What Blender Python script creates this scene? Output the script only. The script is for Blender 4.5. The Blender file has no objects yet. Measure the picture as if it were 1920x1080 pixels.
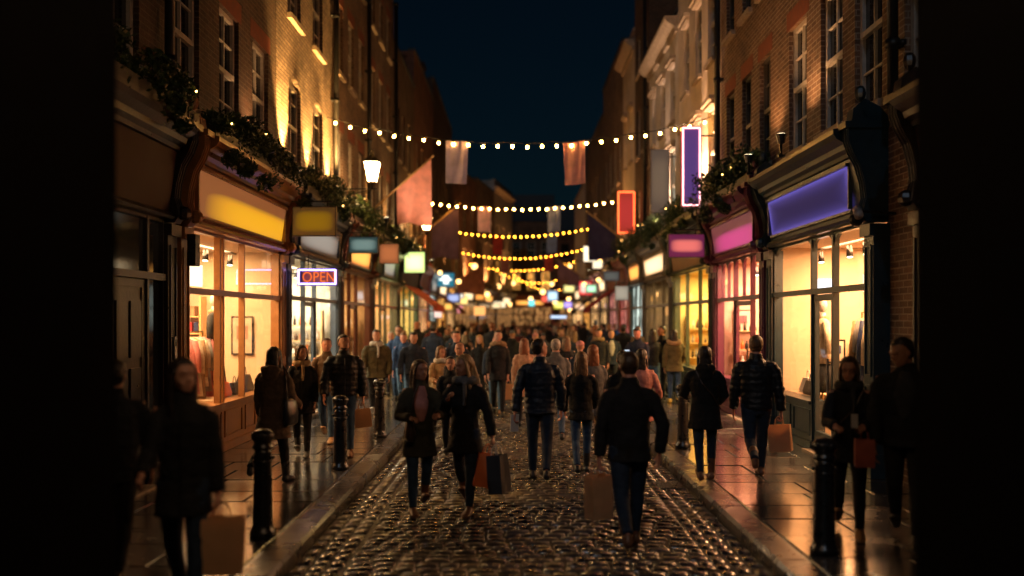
import bpy, bmesh, math, random
from math import sin, cos, pi, radians as R
from mathutils import Vector, Matrix, noise
random.seed(7)
sc = bpy.context.scene
col = sc.collection
CH, VX = 2.05, 1700.0          # camera height, focal length in pixels of the 1920 wide photograph
WL, WR = 4.40, 4.50              # distance of the two brick lines from the street axis

# ------------------------------------------------------------------ materials
def nm(name):
    m = bpy.data.materials.new(name); m.use_nodes = True
    nt = m.node_tree
    return m, nt, nt.nodes['Principled BSDF']
def nd(nt, t, **kw):
    n = nt.nodes.new(t)
    for k, v in kw.items():
        if hasattr(n, k): setattr(n, k, v)
        else: n.inputs[k.replace('_', ' ')].default_value = v
    return n
def lk(nt, a, ao, b, bi): nt.links.new(a.outputs[ao], b.inputs[bi])
def ramp(nt, stops):
    r = nt.nodes.new('ShaderNodeValToRGB')
    e = r.color_ramp.elements
    while len(e) < len(stops): e.new(0.5)
    for i, (p, c) in enumerate(stops):
        e[i].position = p; e[i].color = (*c, 1) if len(c) == 3 else c
    return r
def rgb(c, k=1.0): return (c[0]*k, c[1]*k, c[2]*k)

def paint(name, c, rough=.45, var=.25, scale=6, bump=.15, spec=.5, bscale=40, metal=0, coat=0):
    m, nt, b = nm(name)
    tc = nd(nt, 'ShaderNodeNewGeometry')
    n = nd(nt, 'ShaderNodeTexNoise', Scale=scale, Detail=6.0)
    lk(nt, tc, 'Position', n, 'Vector')
    r = ramp(nt, [(.3, rgb(c, 1-var)), (.7, rgb(c, 1+var))])
    lk(nt, n, 'Fac', r, 'Fac'); lk(nt, r, 'Color', b, 'Base Color')
    n2 = nd(nt, 'ShaderNodeTexNoise', Scale=bscale, Detail=4.0)
    lk(nt, tc, 'Position', n2, 'Vector')
    bp = nd(nt, 'ShaderNodeBump', Strength=bump, Distance=.01)
    lk(nt, n2, 'Fac', bp, 'Height'); lk(nt, bp, 'Normal', b, 'Normal')
    mr = nd(nt, 'ShaderNodeMapRange'); mr.inputs['To Min'].default_value = rough*.75; mr.inputs['To Max'].default_value = rough*1.3
    lk(nt, n, 'Fac', mr, 'Value'); lk(nt, mr, 'Result', b, 'Roughness')
    b.inputs['Specular IOR Level'].default_value = spec
    b.inputs['Metallic'].default_value = metal
    b.inputs['Coat Weight'].default_value = coat
    return m

def cloth(name, c, quilt=0, rough=.85, sheen=.0, scale=9, bump=.5):
    m, nt, b = nm(name)
    tc = nd(nt, 'ShaderNodeTexCoord')
    n = nd(nt, 'ShaderNodeTexNoise', Scale=scale, Detail=5.0, Roughness=.6)
    lk(nt, tc, 'Object', n, 'Vector')
    r = ramp(nt, [(.3, rgb(c, .65)), (.72, rgb(c, 1.3))])
    lk(nt, n, 'Fac', r, 'Fac'); lk(nt, r, 'Color', b, 'Base Color')
    bp = nd(nt, 'ShaderNodeBump', Strength=bump, Distance=.03)
    lk(nt, n, 'Fac', bp, 'Height')
    out = bp
    if quilt:
        w = nd(nt, 'ShaderNodeTexWave', Scale=quilt, Distortion=.8)
        w.bands_direction = 'Z'; w.wave_profile = 'SIN'
        w.inputs['Detail Scale'].default_value = 2.0
        lk(nt, tc, 'Object', w, 'Vector')
        b2 = nd(nt, 'ShaderNodeBump', Strength=.9, Distance=.03)
        lk(nt, w, 'Fac', b2, 'Height'); lk(nt, bp, 'Normal', b2, 'Normal'); out = b2
    lk(nt, out, 'Normal', b, 'Normal')
    b.inputs['Roughness'].default_value = rough
    b.inputs['Sheen Weight'].default_value = sheen
    b.inputs['Specular IOR Level'].default_value = .3
    return m

def skin(name, c):
    m, nt, b = nm(name)
    tc = nd(nt, 'ShaderNodeTexCoord')
    n = nd(nt, 'ShaderNodeTexNoise', Scale=14.0, Detail=3.0)
    lk(nt, tc, 'Object', n, 'Vector')
    r = ramp(nt, [(.3, (c[0]*.85, c[1]*.75, c[2]*.72)), (.7, c)])
    lk(nt, n, 'Fac', r, 'Fac'); lk(nt, r, 'Color', b, 'Base Color')
    b.inputs['Roughness'].default_value = .5
    b.inputs['Subsurface Weight'].default_value = .0
    return m

def hairmat(name, c):
    m, nt, b = nm(name)
    tc = nd(nt, 'ShaderNodeTexCoord')
    mp = nd(nt, 'ShaderNodeMapping'); mp.inputs['Scale'].default_value = (60, 60, 5)
    n = nd(nt, 'ShaderNodeTexNoise', Scale=1.0, Detail=3.0)
    lk(nt, tc, 'Object', mp, 'Vector'); lk(nt, mp, 'Vector', n, 'Vector')
    r = ramp(nt, [(.3, rgb(c, .45)), (.7, rgb(c, 1.5))])
    lk(nt, n, 'Fac', r, 'Fac'); lk(nt, r, 'Color', b, 'Base Color')
    bp = nd(nt, 'ShaderNodeBump', Strength=.8, Distance=.012)
    lk(nt, n, 'Fac', bp, 'Height'); lk(nt, bp, 'Normal', b, 'Normal')
    b.inputs['Roughness'].default_value = .45
    return m

def brick(name, c1, c2, mortar, rowh=.078, bw=.235, rough=.75, bump=.9):
    m, nt, b = nm(name)
    g = nd(nt, 'ShaderNodeNewGeometry')
    s = nd(nt, 'ShaderNodeSeparateXYZ'); lk(nt, g, 'Position', s, 'Vector')
    a = nd(nt, 'ShaderNodeMath', operation='ADD'); lk(nt, s, 'X', a, 0); lk(nt, s, 'Y', a, 1)
    cx = nd(nt, 'ShaderNodeCombineXYZ'); lk(nt, a, 'Value', cx, 'X'); lk(nt, s, 'Z', cx, 'Y')
    br = nd(nt, 'ShaderNodeTexBrick')
    br.inputs['Color1'].default_value = (*c1, 1); br.inputs['Color2'].default_value = (*c2, 1)
    br.inputs['Mortar'].default_value = (*mortar, 1)
    br.inputs['Scale'].default_value = 1.0; br.inputs['Brick Width'].default_value = bw
    br.inputs['Row Height'].default_value = rowh; br.inputs['Mortar Size'].default_value = .011
    br.inputs['Mortar Smooth'].default_value = .3
    lk(nt, cx, 'Vector', br, 'Vector')
    n = nd(nt, 'ShaderNodeTexNoise', Scale=1.3, Detail=8.0, Roughness=.65)
    lk(nt, g, 'Position', n, 'Vector')
    mr = nd(nt, 'ShaderNodeMapRange'); mr.inputs['From Min'].default_value = .3; mr.inputs['From Max'].default_value = .75
    mr.inputs['To Min'].default_value = .45; mr.inputs['To Max'].default_value = 1.35
    lk(nt, n, 'Fac', mr, 'Value')
    mx = nd(nt, 'ShaderNodeMix', data_type='RGBA', blend_type='MULTIPLY'); mx.inputs[0].default_value = 1
    nt.links.new(br.outputs['Color'], mx.inputs[6]); nt.links.new(mr.outputs['Result'], mx.inputs[7])
    nt.links.new(mx.outputs[2], b.inputs['Base Color'])
    n2 = nd(nt, 'ShaderNodeTexNoise', Scale=45.0, Detail=4.0); lk(nt, g, 'Position', n2, 'Vector')
    iv = nd(nt, 'ShaderNodeMath', operation='SUBTRACT'); lk(nt, n2, 'Fac', iv, 0); lk(nt, br, 'Fac', iv, 1)
    bp = nd(nt, 'ShaderNodeBump', Strength=bump, Distance=.02)
    lk(nt, iv, 'Value', bp, 'Height'); lk(nt, bp, 'Normal', b, 'Normal')
    b.inputs['Roughness'].default_value = rough
    return m

def emit(name, c, k, base=(.05, .05, .05)):
    m, nt, b = nm(name)
    b.inputs['Base Color'].default_value = (*base, 1)
    b.inputs['Emission Color'].default_value = (*c, 1)
    b.inputs['Emission Strength'].default_value = k
    b.inputs['Roughness'].default_value = .4
    return m

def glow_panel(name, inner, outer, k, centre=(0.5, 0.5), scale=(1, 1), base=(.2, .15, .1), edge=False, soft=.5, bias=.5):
    """lightbox or plain sign board; its glow is painted into the emission colour; uses Generated coords of the panel"""
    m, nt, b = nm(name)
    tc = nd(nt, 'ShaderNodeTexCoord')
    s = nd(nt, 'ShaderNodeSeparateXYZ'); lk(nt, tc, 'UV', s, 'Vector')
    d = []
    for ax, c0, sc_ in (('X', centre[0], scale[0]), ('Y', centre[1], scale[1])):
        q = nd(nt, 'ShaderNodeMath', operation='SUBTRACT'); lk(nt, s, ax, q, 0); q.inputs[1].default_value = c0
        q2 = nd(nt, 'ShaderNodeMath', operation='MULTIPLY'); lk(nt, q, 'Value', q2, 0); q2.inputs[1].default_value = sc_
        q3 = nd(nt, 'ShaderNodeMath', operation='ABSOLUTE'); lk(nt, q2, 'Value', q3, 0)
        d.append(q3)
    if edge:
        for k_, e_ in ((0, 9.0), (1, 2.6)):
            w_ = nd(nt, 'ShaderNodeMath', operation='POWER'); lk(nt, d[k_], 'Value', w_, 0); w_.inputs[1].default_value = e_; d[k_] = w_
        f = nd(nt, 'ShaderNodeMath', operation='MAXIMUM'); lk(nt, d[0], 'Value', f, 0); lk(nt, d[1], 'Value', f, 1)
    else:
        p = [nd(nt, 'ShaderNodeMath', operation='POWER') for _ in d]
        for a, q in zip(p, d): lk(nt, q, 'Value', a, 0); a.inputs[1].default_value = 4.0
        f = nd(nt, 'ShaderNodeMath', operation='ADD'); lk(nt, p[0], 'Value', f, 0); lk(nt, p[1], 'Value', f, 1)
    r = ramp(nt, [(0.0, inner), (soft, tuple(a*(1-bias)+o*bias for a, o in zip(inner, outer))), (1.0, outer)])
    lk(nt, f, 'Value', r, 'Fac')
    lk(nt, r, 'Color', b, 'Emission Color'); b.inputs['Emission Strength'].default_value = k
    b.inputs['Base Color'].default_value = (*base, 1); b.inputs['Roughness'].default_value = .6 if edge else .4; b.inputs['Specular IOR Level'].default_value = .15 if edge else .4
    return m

def glassmat(name, tint=(1, 1, 1), rough=.015):
    m = bpy.data.materials.new(name); m.use_nodes = True
    nt = m.node_tree; nt.nodes.remove(nt.nodes['Principled BSDF'])
    out = nt.nodes['Material Output']
    t = nd(nt, 'ShaderNodeBsdfTransparent'); t.inputs['Color'].default_value = (*tint, 1)
    g = nd(nt, 'ShaderNodeBsdfGlossy'); g.inputs['Roughness'].default_value = rough
    lw = nd(nt, 'ShaderNodeLayerWeight'); lw.inputs['Blend'].default_value = .5
    pw = nd(nt, 'ShaderNodeMath', operation='POWER'); lk(nt, lw, 'Facing', pw, 0); pw.inputs[1].default_value = 5.0
    fr = nd(nt, 'ShaderNodeMath', operation='MULTIPLY_ADD'); lk(nt, pw, 'Value', fr, 0); fr.inputs[1].default_value = .8; fr.inputs[2].default_value = .06
    ge = nd(nt, 'ShaderNodeNewGeometry'); n = nd(nt, 'ShaderNodeTexNoise', Scale=.8, Detail=2.0)
    lk(nt, ge, 'Position', n, 'Vector')
    bp = nd(nt, 'ShaderNodeBump', Strength=.08, Distance=.05); lk(nt, n, 'Fac', bp, 'Height'); lk(nt, bp, 'Normal', g, 'Normal')
    mx = nd(nt, 'ShaderNodeMixShader')
    lk(nt, fr, 'Value', mx, 'Fac'); lk(nt, t, 'BSDF', mx, 1); lk(nt, g, 'BSDF', mx, 2); lk(nt, mx, 'Shader', out, 'Surface')
    return m

def wetstone(name, c, dry, wet, scale=1.2, rnd=True, bump=.25, bscale=30, coatr=.12):
    """stone whose roughness falls where the film of rain lies"""
    m, nt, b = nm(name)
    g = nd(nt, 'ShaderNodeNewGeometry')
    n = nd(nt, 'ShaderNodeTexNoise', Scale=scale, Detail=6.0, Roughness=.6); lk(nt, g, 'Position', n, 'Vector')
    n2 = nd(nt, 'ShaderNodeTexNoise', Scale=bscale, Detail=5.0); lk(nt, g, 'Position', n2, 'Vector')
    r = ramp(nt, [(.25, rgb(c, .45)), (.75, rgb(c, 1.5))])
    mixv = nd(nt, 'ShaderNodeMath', operation='MULTIPLY_ADD'); lk(nt, n2, 'Fac', mixv, 0); mixv.inputs[1].default_value = .5
    if rnd: lk(nt, g, 'Random Per Island', mixv, 2)
    else: lk(nt, n, 'Fac', mixv, 2)
    sc2 = nd(nt, 'ShaderNodeMath', operation='MULTIPLY'); lk(nt, mixv, 'Value', sc2, 0); sc2.inputs[1].default_value = .7
    lk(nt, sc2, 'Value', r, 'Fac'); lk(nt, r, 'Color', b, 'Base Color')
    mr = nd(nt, 'ShaderNodeMapRange'); mr.inputs['From Min'].default_value = .38; mr.inputs['From Max'].default_value = .62
    mr.inputs['To Min'].default_value = wet; mr.inputs['To Max'].default_value = dry
    lk(nt, n, 'Fac', mr, 'Value'); lk(nt, mr, 'Result', b, 'Roughness')
    bp = nd(nt, 'ShaderNodeBump', Strength=bump, Distance=.008); lk(nt, n2, 'Fac', bp, 'Height')
    lk(nt, bp, 'Normal', b, 'Normal')
    b.inputs['Specular IOR Level'].default_value = 1.0
    b.inputs['Coat Weight'].default_value = .8; b.inputs['Coat Roughness'].default_value = coatr; b.inputs['Coat IOR'].default_value = 1.6
    lk(nt, bp, 'Normal', b, 'Coat Normal')
    return m

M = {}
M['brick_dark'] = brick('dark brown brick', (.065, .034, .020), (.125, .062, .034), (.16, .115, .08))
M['brick_brown'] = brick('brown stock brick', (.13, .072, .042), (.235, .130, .078), (.36, .27, .20))
M['brick_gold'] = brick('yellow stock brick', (.23, .165, .115), (.38, .28, .20), (.10, .075, .06))
M['brick_red'] = brick('red brick', (.22, .08, .04), (.30, .12, .06), (.2, .14, .1))
M['brick_far'] = brick('sooty brick', (.16, .10, .07), (.22, .14, .09), (.16, .12, .09))
M['rubbed'] = paint('rubbed red brick', (.24, .07, .035), .8, .2, 8)
M['cream'] = paint('cream stucco', (.62, .52, .43), .8, .15, 2.5, .3, bscale=12)
M['white_st'] = paint('off white stucco', (.64, .58, .53), .8, .15, 2.5, .3, bscale=12)
M['stone'] = paint('sill stone', (.38, .30, .22), .7, .25, 9)
M['sash'] = paint('white sash paint', (.55, .50, .44), .5, .15, 12)
M['sash_dark'] = paint('dark sash paint', (.05, .045, .04), .5, .2, 12)
M['slate'] = paint('roof slate', (.035, .04, .045), .6, .3, 5)
M['iron'] = paint('black iron', (.010, .010, .011), .28, .3, 14, .12, .6)
M['pipe'] = paint('black pipe', (.012, .012, .012), .4, .2, 9)
M['glass'] = glassmat('window glass')
M['darkroom'] = paint('unlit room', (.012, .012, .013), .9, .4, 2)
M['curtain'] = paint('net curtain', (.10, .085, .06), .9, .3, 8)
M['tarmac'] = paint('black ground', (.02, .02, .02), .6, .3, 2)
M['cobble'] = wetstone('wet granite setts', (.042, .038, .040), .36, .16, .9, True, .10, 20, .23)
M['joint'] = paint('wet joint grit', (.006, .006, .006), .5, .4, 30, .5)
M['flag'] = wetstone('wet flagstone', (.062, .054, .050), .28, .05, .8, True, .22, 26)
M['kerb'] = wetstone('granite kerb', (.070, .062, .060), .40, .16, 1.4, True, .45, 60)
M['side_dark'] = paint('shade black', (.0015, .0015, .002), 1, .3, 4, .2, .05)  # near-black for the piers added so the view's sides fall dark
M['leaf'] = None
def leafmat():
    m, nt, b = nm('evergreen leaves')
    g = nd(nt, 'ShaderNodeNewGeometry')
    r = ramp(nt, [(0, (.012, .03, .008)), (.6, (.035, .075, .02)), (1, (.09, .11, .035))])
    lk(nt, g, 'Random Per Island', r, 'Fac'); lk(nt, r, 'Color', b, 'Base Color')
    b.inputs['Roughness'].default_value = .4
    return m
M['leaf'] = leafmat()
def kraftmat():
    m = paint('kraft paper', (.66, .43, .24), .7, .12, 9, .5, .3, 14); nt = m.node_tree; b = nt.nodes['Principled BSDF']
    t = nd(nt, 'ShaderNodeBsdfTranslucent'); t.inputs['Color'].default_value = (.75, .48, .26, 1)
    mx = nd(nt, 'ShaderNodeMixShader'); mx.inputs['Fac'].default_value = .45
    lk(nt, b, 'BSDF', mx, 1); lk(nt, t, 'BSDF', mx, 2); lk(nt, mx, 'Shader', nt.nodes['Material Output'], 'Surface'); return m
M['kraft'] = kraftmat()
M['paper_white'] = paint('white paper', (.6, .57, .54), .6, .08, 9, .2)
M['bag_orange'] = paint('orange bag paper', (.75, .17, .04), .6, .1, 9)
M['bag_black'] = paint('dark bag paper', (.03, .033, .04), .45, .1, 9)
M['bag_red'] = paint('dull red bag', (.28, .06, .035), .6, .2, 9)
M['bag_grey'] = paint('grey bag paper', (.3, .28, .26), .5, .1, 9)
M['leather'] = paint('black leather', (.012, .012, .016), .3, .3, 20, .4)
M['leather_br'] = paint('brown leather', (.05, .025, .015), .4, .3, 20, .4)
M['sole'] = paint('light sole', (.5, .45, .38), .7)
M['eye'] = paint('dark eye', (.02, .012, .01), .3)
M['lip'] = paint('lip', (.32, .09, .07), .5)
M['bulb'] = emit('warm bulb', (1, .43, .08), 180); M['bulb_mid'] = emit('warm bulb overhead', (1, .42, .07), 52); M['bulb_fill'] = emit('added fill bulb', (1, .62, .34), 300); M['bulb_far'] = emit('distant warm bulb', (1, .38, .026), 48)
M['fairy'] = emit('fairy bulb', (1, .5, .12), 16)
M['lampglass'] = emit('lantern glass', (1, .58, .22), 85)
M['globe'] = emit('globe lamp', (1, .52, .16), 5)
M['spotface'] = emit('spotlight lens', (1, .8, .5), 9)
M['wire'] = paint('black cable', (.01, .01, .01), .5)
M['wood'] = paint('varnished pole', (.7, .45, .2), .4, .2, 12)
M['brass'] = paint('brass', (.5, .33, .12), .3, .2, 10, metal=1)
M['steel'] = paint('steel', (.35, .35, .36), .35, .2, 10, metal=1)

# ------------------------------------------------------------------ mesh collector
ORG = {}
def origin(o): return ORG.get(o, Vector((0, 0, 0))) if o is not None else Vector((0, 0, 0))
class Fr:
    """a frame: u runs along the facade, v out of it towards the street, z up"""
    def __init__(s, A, t, n): s.A = Vector(A); s.t = Vector(t); s.n = Vector(n)
    def __call__(s, u, v, z):
        p = s.A + s.t*u + s.n*v; return (p.x, p.y, z)
WORLD = Fr((0, 0), (1, 0), (0, 1))
LEFT = Fr((-WL, 0), (0, 1), (1, 0))
RIGHT = Fr((WR, 0), (0, 1), (-1, 0))
class MB:
    def __init__(s, fr=WORLD): s.v = []; s.f = []; s.m = []; s.fr = fr; s.uv = {}
    def add(s, pts, faces, mi=0):
        b = len(s.v); s.v += [tuple(p) for p in pts]
        for f in faces: s.f.append([b+i for i in f]); s.m.append(mi)
    def box(s, u0, u1, v0, v1, z0, z1, mi=0):
        P = [s.fr(u, v, z) for z in (z0, z1) for v in (v0, v1) for u in (u0, u1)]
        s.add(P, [(0, 2, 3, 1), (4, 5, 7, 6), (0, 1, 5, 4), (2, 6, 7, 3), (0, 4, 6, 2), (1, 3, 7, 5)], mi)
    def hexa(s, P, mi=0):
        s.add(P, [(0, 2, 3, 1), (4, 5, 7, 6), (0, 1, 5, 4), (2, 6, 7, 3), (0, 4, 6, 2), (1, 3, 7, 5)], mi)
    def quad(s, a, b, c, d, mi=0, uv=False):
        if uv: s.uv[len(s.f)] = [(0, 0), (1, 0), (1, 1), (0, 1)]
        s.add([a, b, c, d], [(0, 1, 2, 3)], mi)
    def bar(s, a, b, r, n=6, mi=0, r2=None):
        s.tube([a, b], [r, r if r2 is None else r2], n, mi)
    def tube(s, pts, rad, n=8, mi=0, up=None):
        pts = [Vector(p) for p in pts]; k = len(pts)
        if not isinstance(rad, (list, tuple)): rad = [rad]*k
        rings = []; x = None
        for i, p in enumerate(pts):
            t = (pts[min(i+1, k-1)] - pts[max(i-1, 0)])
            if t.length < 1e-9: t = Vector((0, 0, 1))
            t.normalize()
            if x is None:
                ref = Vector(up) if up is not None else (Vector((0, 0, 1)) if abs(t.z) < .9 else Vector((1, 0, 0)))
                x = ref.cross(t)
                if x.length < 1e-4: x = Vector((1, 0, 0)).cross(t)
            else: x = x - t*x.dot(t)
            x.normalize(); y = t.cross(x)
            r = rad[i]; rx, ry = (r if isinstance(r, (list, tuple)) else (r, r))
            rings.append([p + x*(rx*cos(2*pi*j/n)) + y*(ry*sin(2*pi*j/n)) for j in range(n)])
        s.loft(rings, mi)
    def loft(s, rings, mi=0, cap=True):
        n = len(rings[0]); P = [q for r in rings for q in r]; F = []
        for i in range(len(rings)-1):
            for j in range(n):
                F.append((i*n+j, i*n+(j+1) % n, (i+1)*n+(j+1) % n, (i+1)*n+j))
        if cap:
            F.append(tuple(range(n))[::-1]); F.append(tuple((len(rings)-1)*n+j for j in range(n)))
        s.add(P, F, mi)
    def ball(s, c, r, n=10, k=7, mi=0, rot=None):
        rx, ry, rz = r if isinstance(r, (list, tuple)) else (r, r, r)
        c = Vector(c); P = [Vector((0, 0, -rz))]; F = []
        for i in range(1, k):
            a = -pi/2 + pi*i/k
            for j in range(n): P.append(Vector((rx*cos(a)*cos(2*pi*j/n), ry*cos(a)*sin(2*pi*j/n), rz*sin(a))))
        P.append(Vector((0, 0, rz)))
        if rot is not None: P = [rot @ p for p in P]
        for j in range(n): F.append((0, 1+(j+1) % n, 1+j))
        for i in range(k-2):
            for j in range(n): F.append((1+i*n+j, 1+i*n+(j+1) % n, 1+(i+1)*n+(j+1) % n, 1+(i+1)*n+j))
        L = len(P)-1
        for j in range(n): F.append((L, 1+(k-2)*n+j, 1+(k-2)*n+(j+1) % n))
        s.add([c+p for p in P], F, mi)
    def lathe(s, c, prof, n=16, mi=0):
        c = Vector(c)
        s.loft([[c + Vector((r*cos(2*pi*j/n), r*sin(2*pi*j/n), z)) for j in range(n)] for r, z in prof], mi)
    def build(s, name, mat, parent=None, smooth=False, mats=None):
        o0 = origin(parent)
        me = bpy.data.meshes.new(name)
        me.from_pydata([(p[0]-o0[0], p[1]-o0[1], p[2]-o0[2]) for p in s.v], [], s.f)
        for mm in (mats or [mat]): me.materials.append(mm)
        if any(s.m): me.polygons.foreach_set('material_index', s.m)
        if s.uv:
            l = me.uv_layers.new(name='UVMap')
            for fi, q in s.uv.items():
                for li, c in zip(me.polygons[fi].loop_indices, q): l.data[li].uv = c
        if smooth: me.polygons.foreach_set('use_smooth', [True]*len(s.f))
        me.update()
        bm = bmesh.new(); bm.from_mesh(me); bmesh.ops.recalc_face_normals(bm, faces=bm.faces) if not s.uv else None
        bm.to_mesh(me); bm.free()
        o = bpy.data.objects.new(name, me); col.objects.link(o)
        if parent is not None: o.parent = parent; ORG[o] = o0
        else: ORG[o] = Vector((0, 0, 0))
        return o
def empty(name, loc, label, cat, group=None, rz=0):
    o = bpy.data.objects.new(name, None); col.objects.link(o); o.location = loc; o.rotation_euler.z = rz
    o.empty_display_size = .2
    ORG[o] = Vector(loc); tag(o, label, cat, group); return o
def tag(o, label=None, cat=None, group=None, kind=None):
    if label: o['label'] = label
    if cat: o['category'] = cat
    if group: o['group'] = group
    if kind: o['kind'] = kind
    return o
def recentre(o):
    """put the origin of a lone mesh at its base"""
    vs = [v.co for v in o.data.vertices]
    c = Vector((sum(v.x for v in vs)/len(vs), sum(v.y for v in vs)/len(vs), min(v.z for v in vs)))
    o.data.transform(Matrix.Translation(-c)); o.location = c; return o
def light(kind, name, loc, energy, c, size=.1, rot=None, parent=None, **kw):
    l = bpy.data.lights.new(name, kind); l.energy = energy; l.color = c
    if kind == 'AREA':
        l.shape = 'RECTANGLE'; l.size = size[0]; l.size_y = size[1]
    else: l.shadow_soft_size = size
    for k, v in kw.items(): setattr(l, k, v)
    o = bpy.data.objects.new(name, l); col.objects.link(o)
    o0 = origin(parent); o.location = Vector(loc)-o0
    if rot is not None: o.rotation_euler = rot
    if parent is not None: o.parent = parent
    return o
SKYTINT = (.04, .115, .165, 1)
SKYK = .01
ROOMK = 3.4
FLOODK = 6
# ------------------------------------------------------------------ camera, world, moon
cd = bpy.data.cameras.new('camera'); cam = bpy.data.objects.new('camera', cd); col.objects.link(cam)
cam.location = (0, 0, CH); cam.rotation_euler = (pi/2, 0, 0)
cd.sensor_width = 36; cd.lens = 36*VX/1920
cd.shift_x = -8/1920; cd.shift_y = 58/1920
cd.clip_end = 1000; cd.clip_start = .05
cd.dof.use_dof = True; cd.dof.focus_distance = 12.3; cd.dof.aperture_fstop = (cd.lens/1000)/.060
sc.camera = cam
sc.view_settings.view_transform = 'Standard'; sc.view_settings.look = 'None'; sc.view_settings.exposure = 0
sc.cycles.max_bounces = 7; sc.cycles.transparent_max_bounces = 12; sc.cycles.diffuse_bounces = 3; sc.cycles.glossy_bounces = 3
sc.cycles.sample_clamp_indirect = 4; sc.cycles.sample_clamp_direct = 0; sc.cycles.blur_glossy = .5
sc.cycles.caustics_reflective = False; sc.cycles.caustics_refractive = False
sc.cycles.use_denoising = True
w = bpy.data.worlds.new('World'); sc.world = w; w.use_nodes = True
nt = w.node_tree; bg = nt.nodes['Background']
sky = nt.nodes.new('ShaderNodeTexSky'); sky.sky_type = 'NISHITA'; sky.sun_disc = False
sky.sun_elevation = R(12); sky.sun_rotation = R(194); sky.altitude = 0
tint = nt.nodes.new('ShaderNodeMix'); tint.data_type = 'RGBA'; tint.blend_type = 'MULTIPLY'; tint.inputs[0].default_value = 1
tint.inputs[7].default_value = SKYTINT
nt.links.new(sky.outputs[0], tint.inputs[6]); nt.links.new(tint.outputs[2], bg.inputs['Color'])
bg.inputs['Strength'].default_value = SKYK
moon_fill = light('SUN', 'moon_fill', (0, 0, 40), .13, (.60, .78, 1.0), rot=(R(52), 0, R(-14))); moon_fill.data.angle = R(.5)  # sun lamp set behind the camera as cool front fill

# ------------------------------------------------------------------ ground
def sheet(name, x0, x1, y0, y1, z, mat):
    m = MB(); m.quad((x0, y0, z), (x1, y0, z), (x1, y1, z), (x0, y1, z)); return tag(m.build(name, mat), kind='structure')
sheet('ground', -300, 300, -100, 500, -.10, M['tarmac'])
KL, KR = -1.86, 2.08        # inner (street) faces of the two kerbs
sheet('road_bed', -8, 14, -6, 110, -.016, M['joint'])
# setts: each stone a small dome of its own, in rows across the street
def setts():
    m = MB(); rnd = random.Random(3)
    def stone(x0, x1, y0, y1):
        g = .012; x0 += g; x1 -= g; y0 += g; y1 -= g
        cx, cy = (x0+x1)/2, (y0+y1)/2
        h = rnd.uniform(-.003, .003) + .012*noise.noise(Vector((cx*.9, cy*.6, 0)))
        tx, ty = rnd.gauss(0, .007), rnd.gauss(0, .010)
        xs = [0, .05, .5, .95, 1]; ys = [0, .08, .5, .92, 1]
        P = []; w, d = x1-x0, y1-y0
        for j, b in enumerate(ys):
            for i, a in enumerate(xs):
                ex, ey = abs(a-.5)*2, abs(b-.5)*2
                edge = (ex == 1) or (ey == 1)
                corner = (ex == 1) and (ey == 1)
                x = x0+w*a; y = y0+d*b
                if corner: x = cx+(x-cx)*.9; y = cy+(y-cy)*.86
                z = h + .0035*(1-ex*ex)*(1-ey*ey) + (x-cx)*tx + (y-cy)*ty
                if edge: z = -.0155
                elif ex > .7 or ey > .7: z -= .0022
                P.append((x + rnd.uniform(-.004, .004), y + rnd.uniform(-.003, .003), z))
        F = [(j*5+i, j*5+i+1, (j+1)*5+i+1, (j+1)*5+i) for j in range(4) for i in range(4)]
        m.add(P, F)
    y = 4.6
    while y < 34:
        d = rnd.uniform(.135, .165)
        x = KL+.44 + rnd.uniform(0, .05)
        while x < KR-.44:
            wd = rnd.uniform(.15, .25); x2 = min(x+wd, KR-.42)
            if KR-.42-x2 < .08: x2 = KR-.42
            sk = .03*sin(x*1.6+y*.7)
            stone(x, x2, y+sk+rnd.uniform(-.006, .006), y+d+sk); x = x2
        y += d
    for s0, s1 in ((KL+.005, KR-.42),):
        pass
    for edge, sgn in ((KL, 1), (KR, -1)):
        for k in range(3):
            a = edge+sgn*(.008+.142*k); b = a+sgn*.142; y = 4.6+rnd.random()*.2
            while y < 34:
                L = rnd.uniform(.16, .30); stone(min(a, b), max(a, b), y, y+L); y += L
    o = m.build('cobbled_road', M['cobble'], smooth=True); tag(o, kind='structure')
setts()
def flags(name, x0, x1, side):
    m = MB(); rnd = random.Random(5+side)
    y = 3.3
    while y < 64:
        d = rnd.uniform(.55, .75); x = x0 if side < 0 else x0
        xs = [x0]
        while xs[-1] < x1-.45: xs.append(min(x1, xs[-1]+rnd.uniform(.55, .95)))
        xs[-1] = x1
        for a, b in zip(xs, xs[1:]):
            g = .005; z = .12+rnd.uniform(-.003, .003); t = rnd.gauss(0, .004); t2 = rnd.gauss(0, .004)
            P = []
            for (px, py, e) in ((a+g, y+g, -.02), (b-g, y+g, -.02), (b-g, y+d-g, -.02), (a+g, y+d-g, -.02),
                                (a+g+.012, y+g+.012, 0), (b-g-.012, y+g+.012, 0), (b-g-.012, y+d-g-.012, 0), (a+g+.012, y+d-g-.012, 0)):
                P.append((px, py, z+e+(px-(a+b)/2)*t+(py-y-d/2)*t2))
            m.add(P, [(4, 5, 6, 7), (0, 1, 5, 4), (1, 2, 6, 5), (2, 3, 7, 6), (3, 0, 4, 7)])
        y += d
    tag(m.build(name, M['flag']), kind='structure')
    b = MB(); b.box(x0, x1, 3.1, 64, -.05, .104); tag(b.build(name+'_bed', M['joint']), kind='structure')
flags('pavement_left', -WL+.02, KL-.275, -1)
flags('pavement_right', KR+.275, WR-.02, 1)
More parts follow.
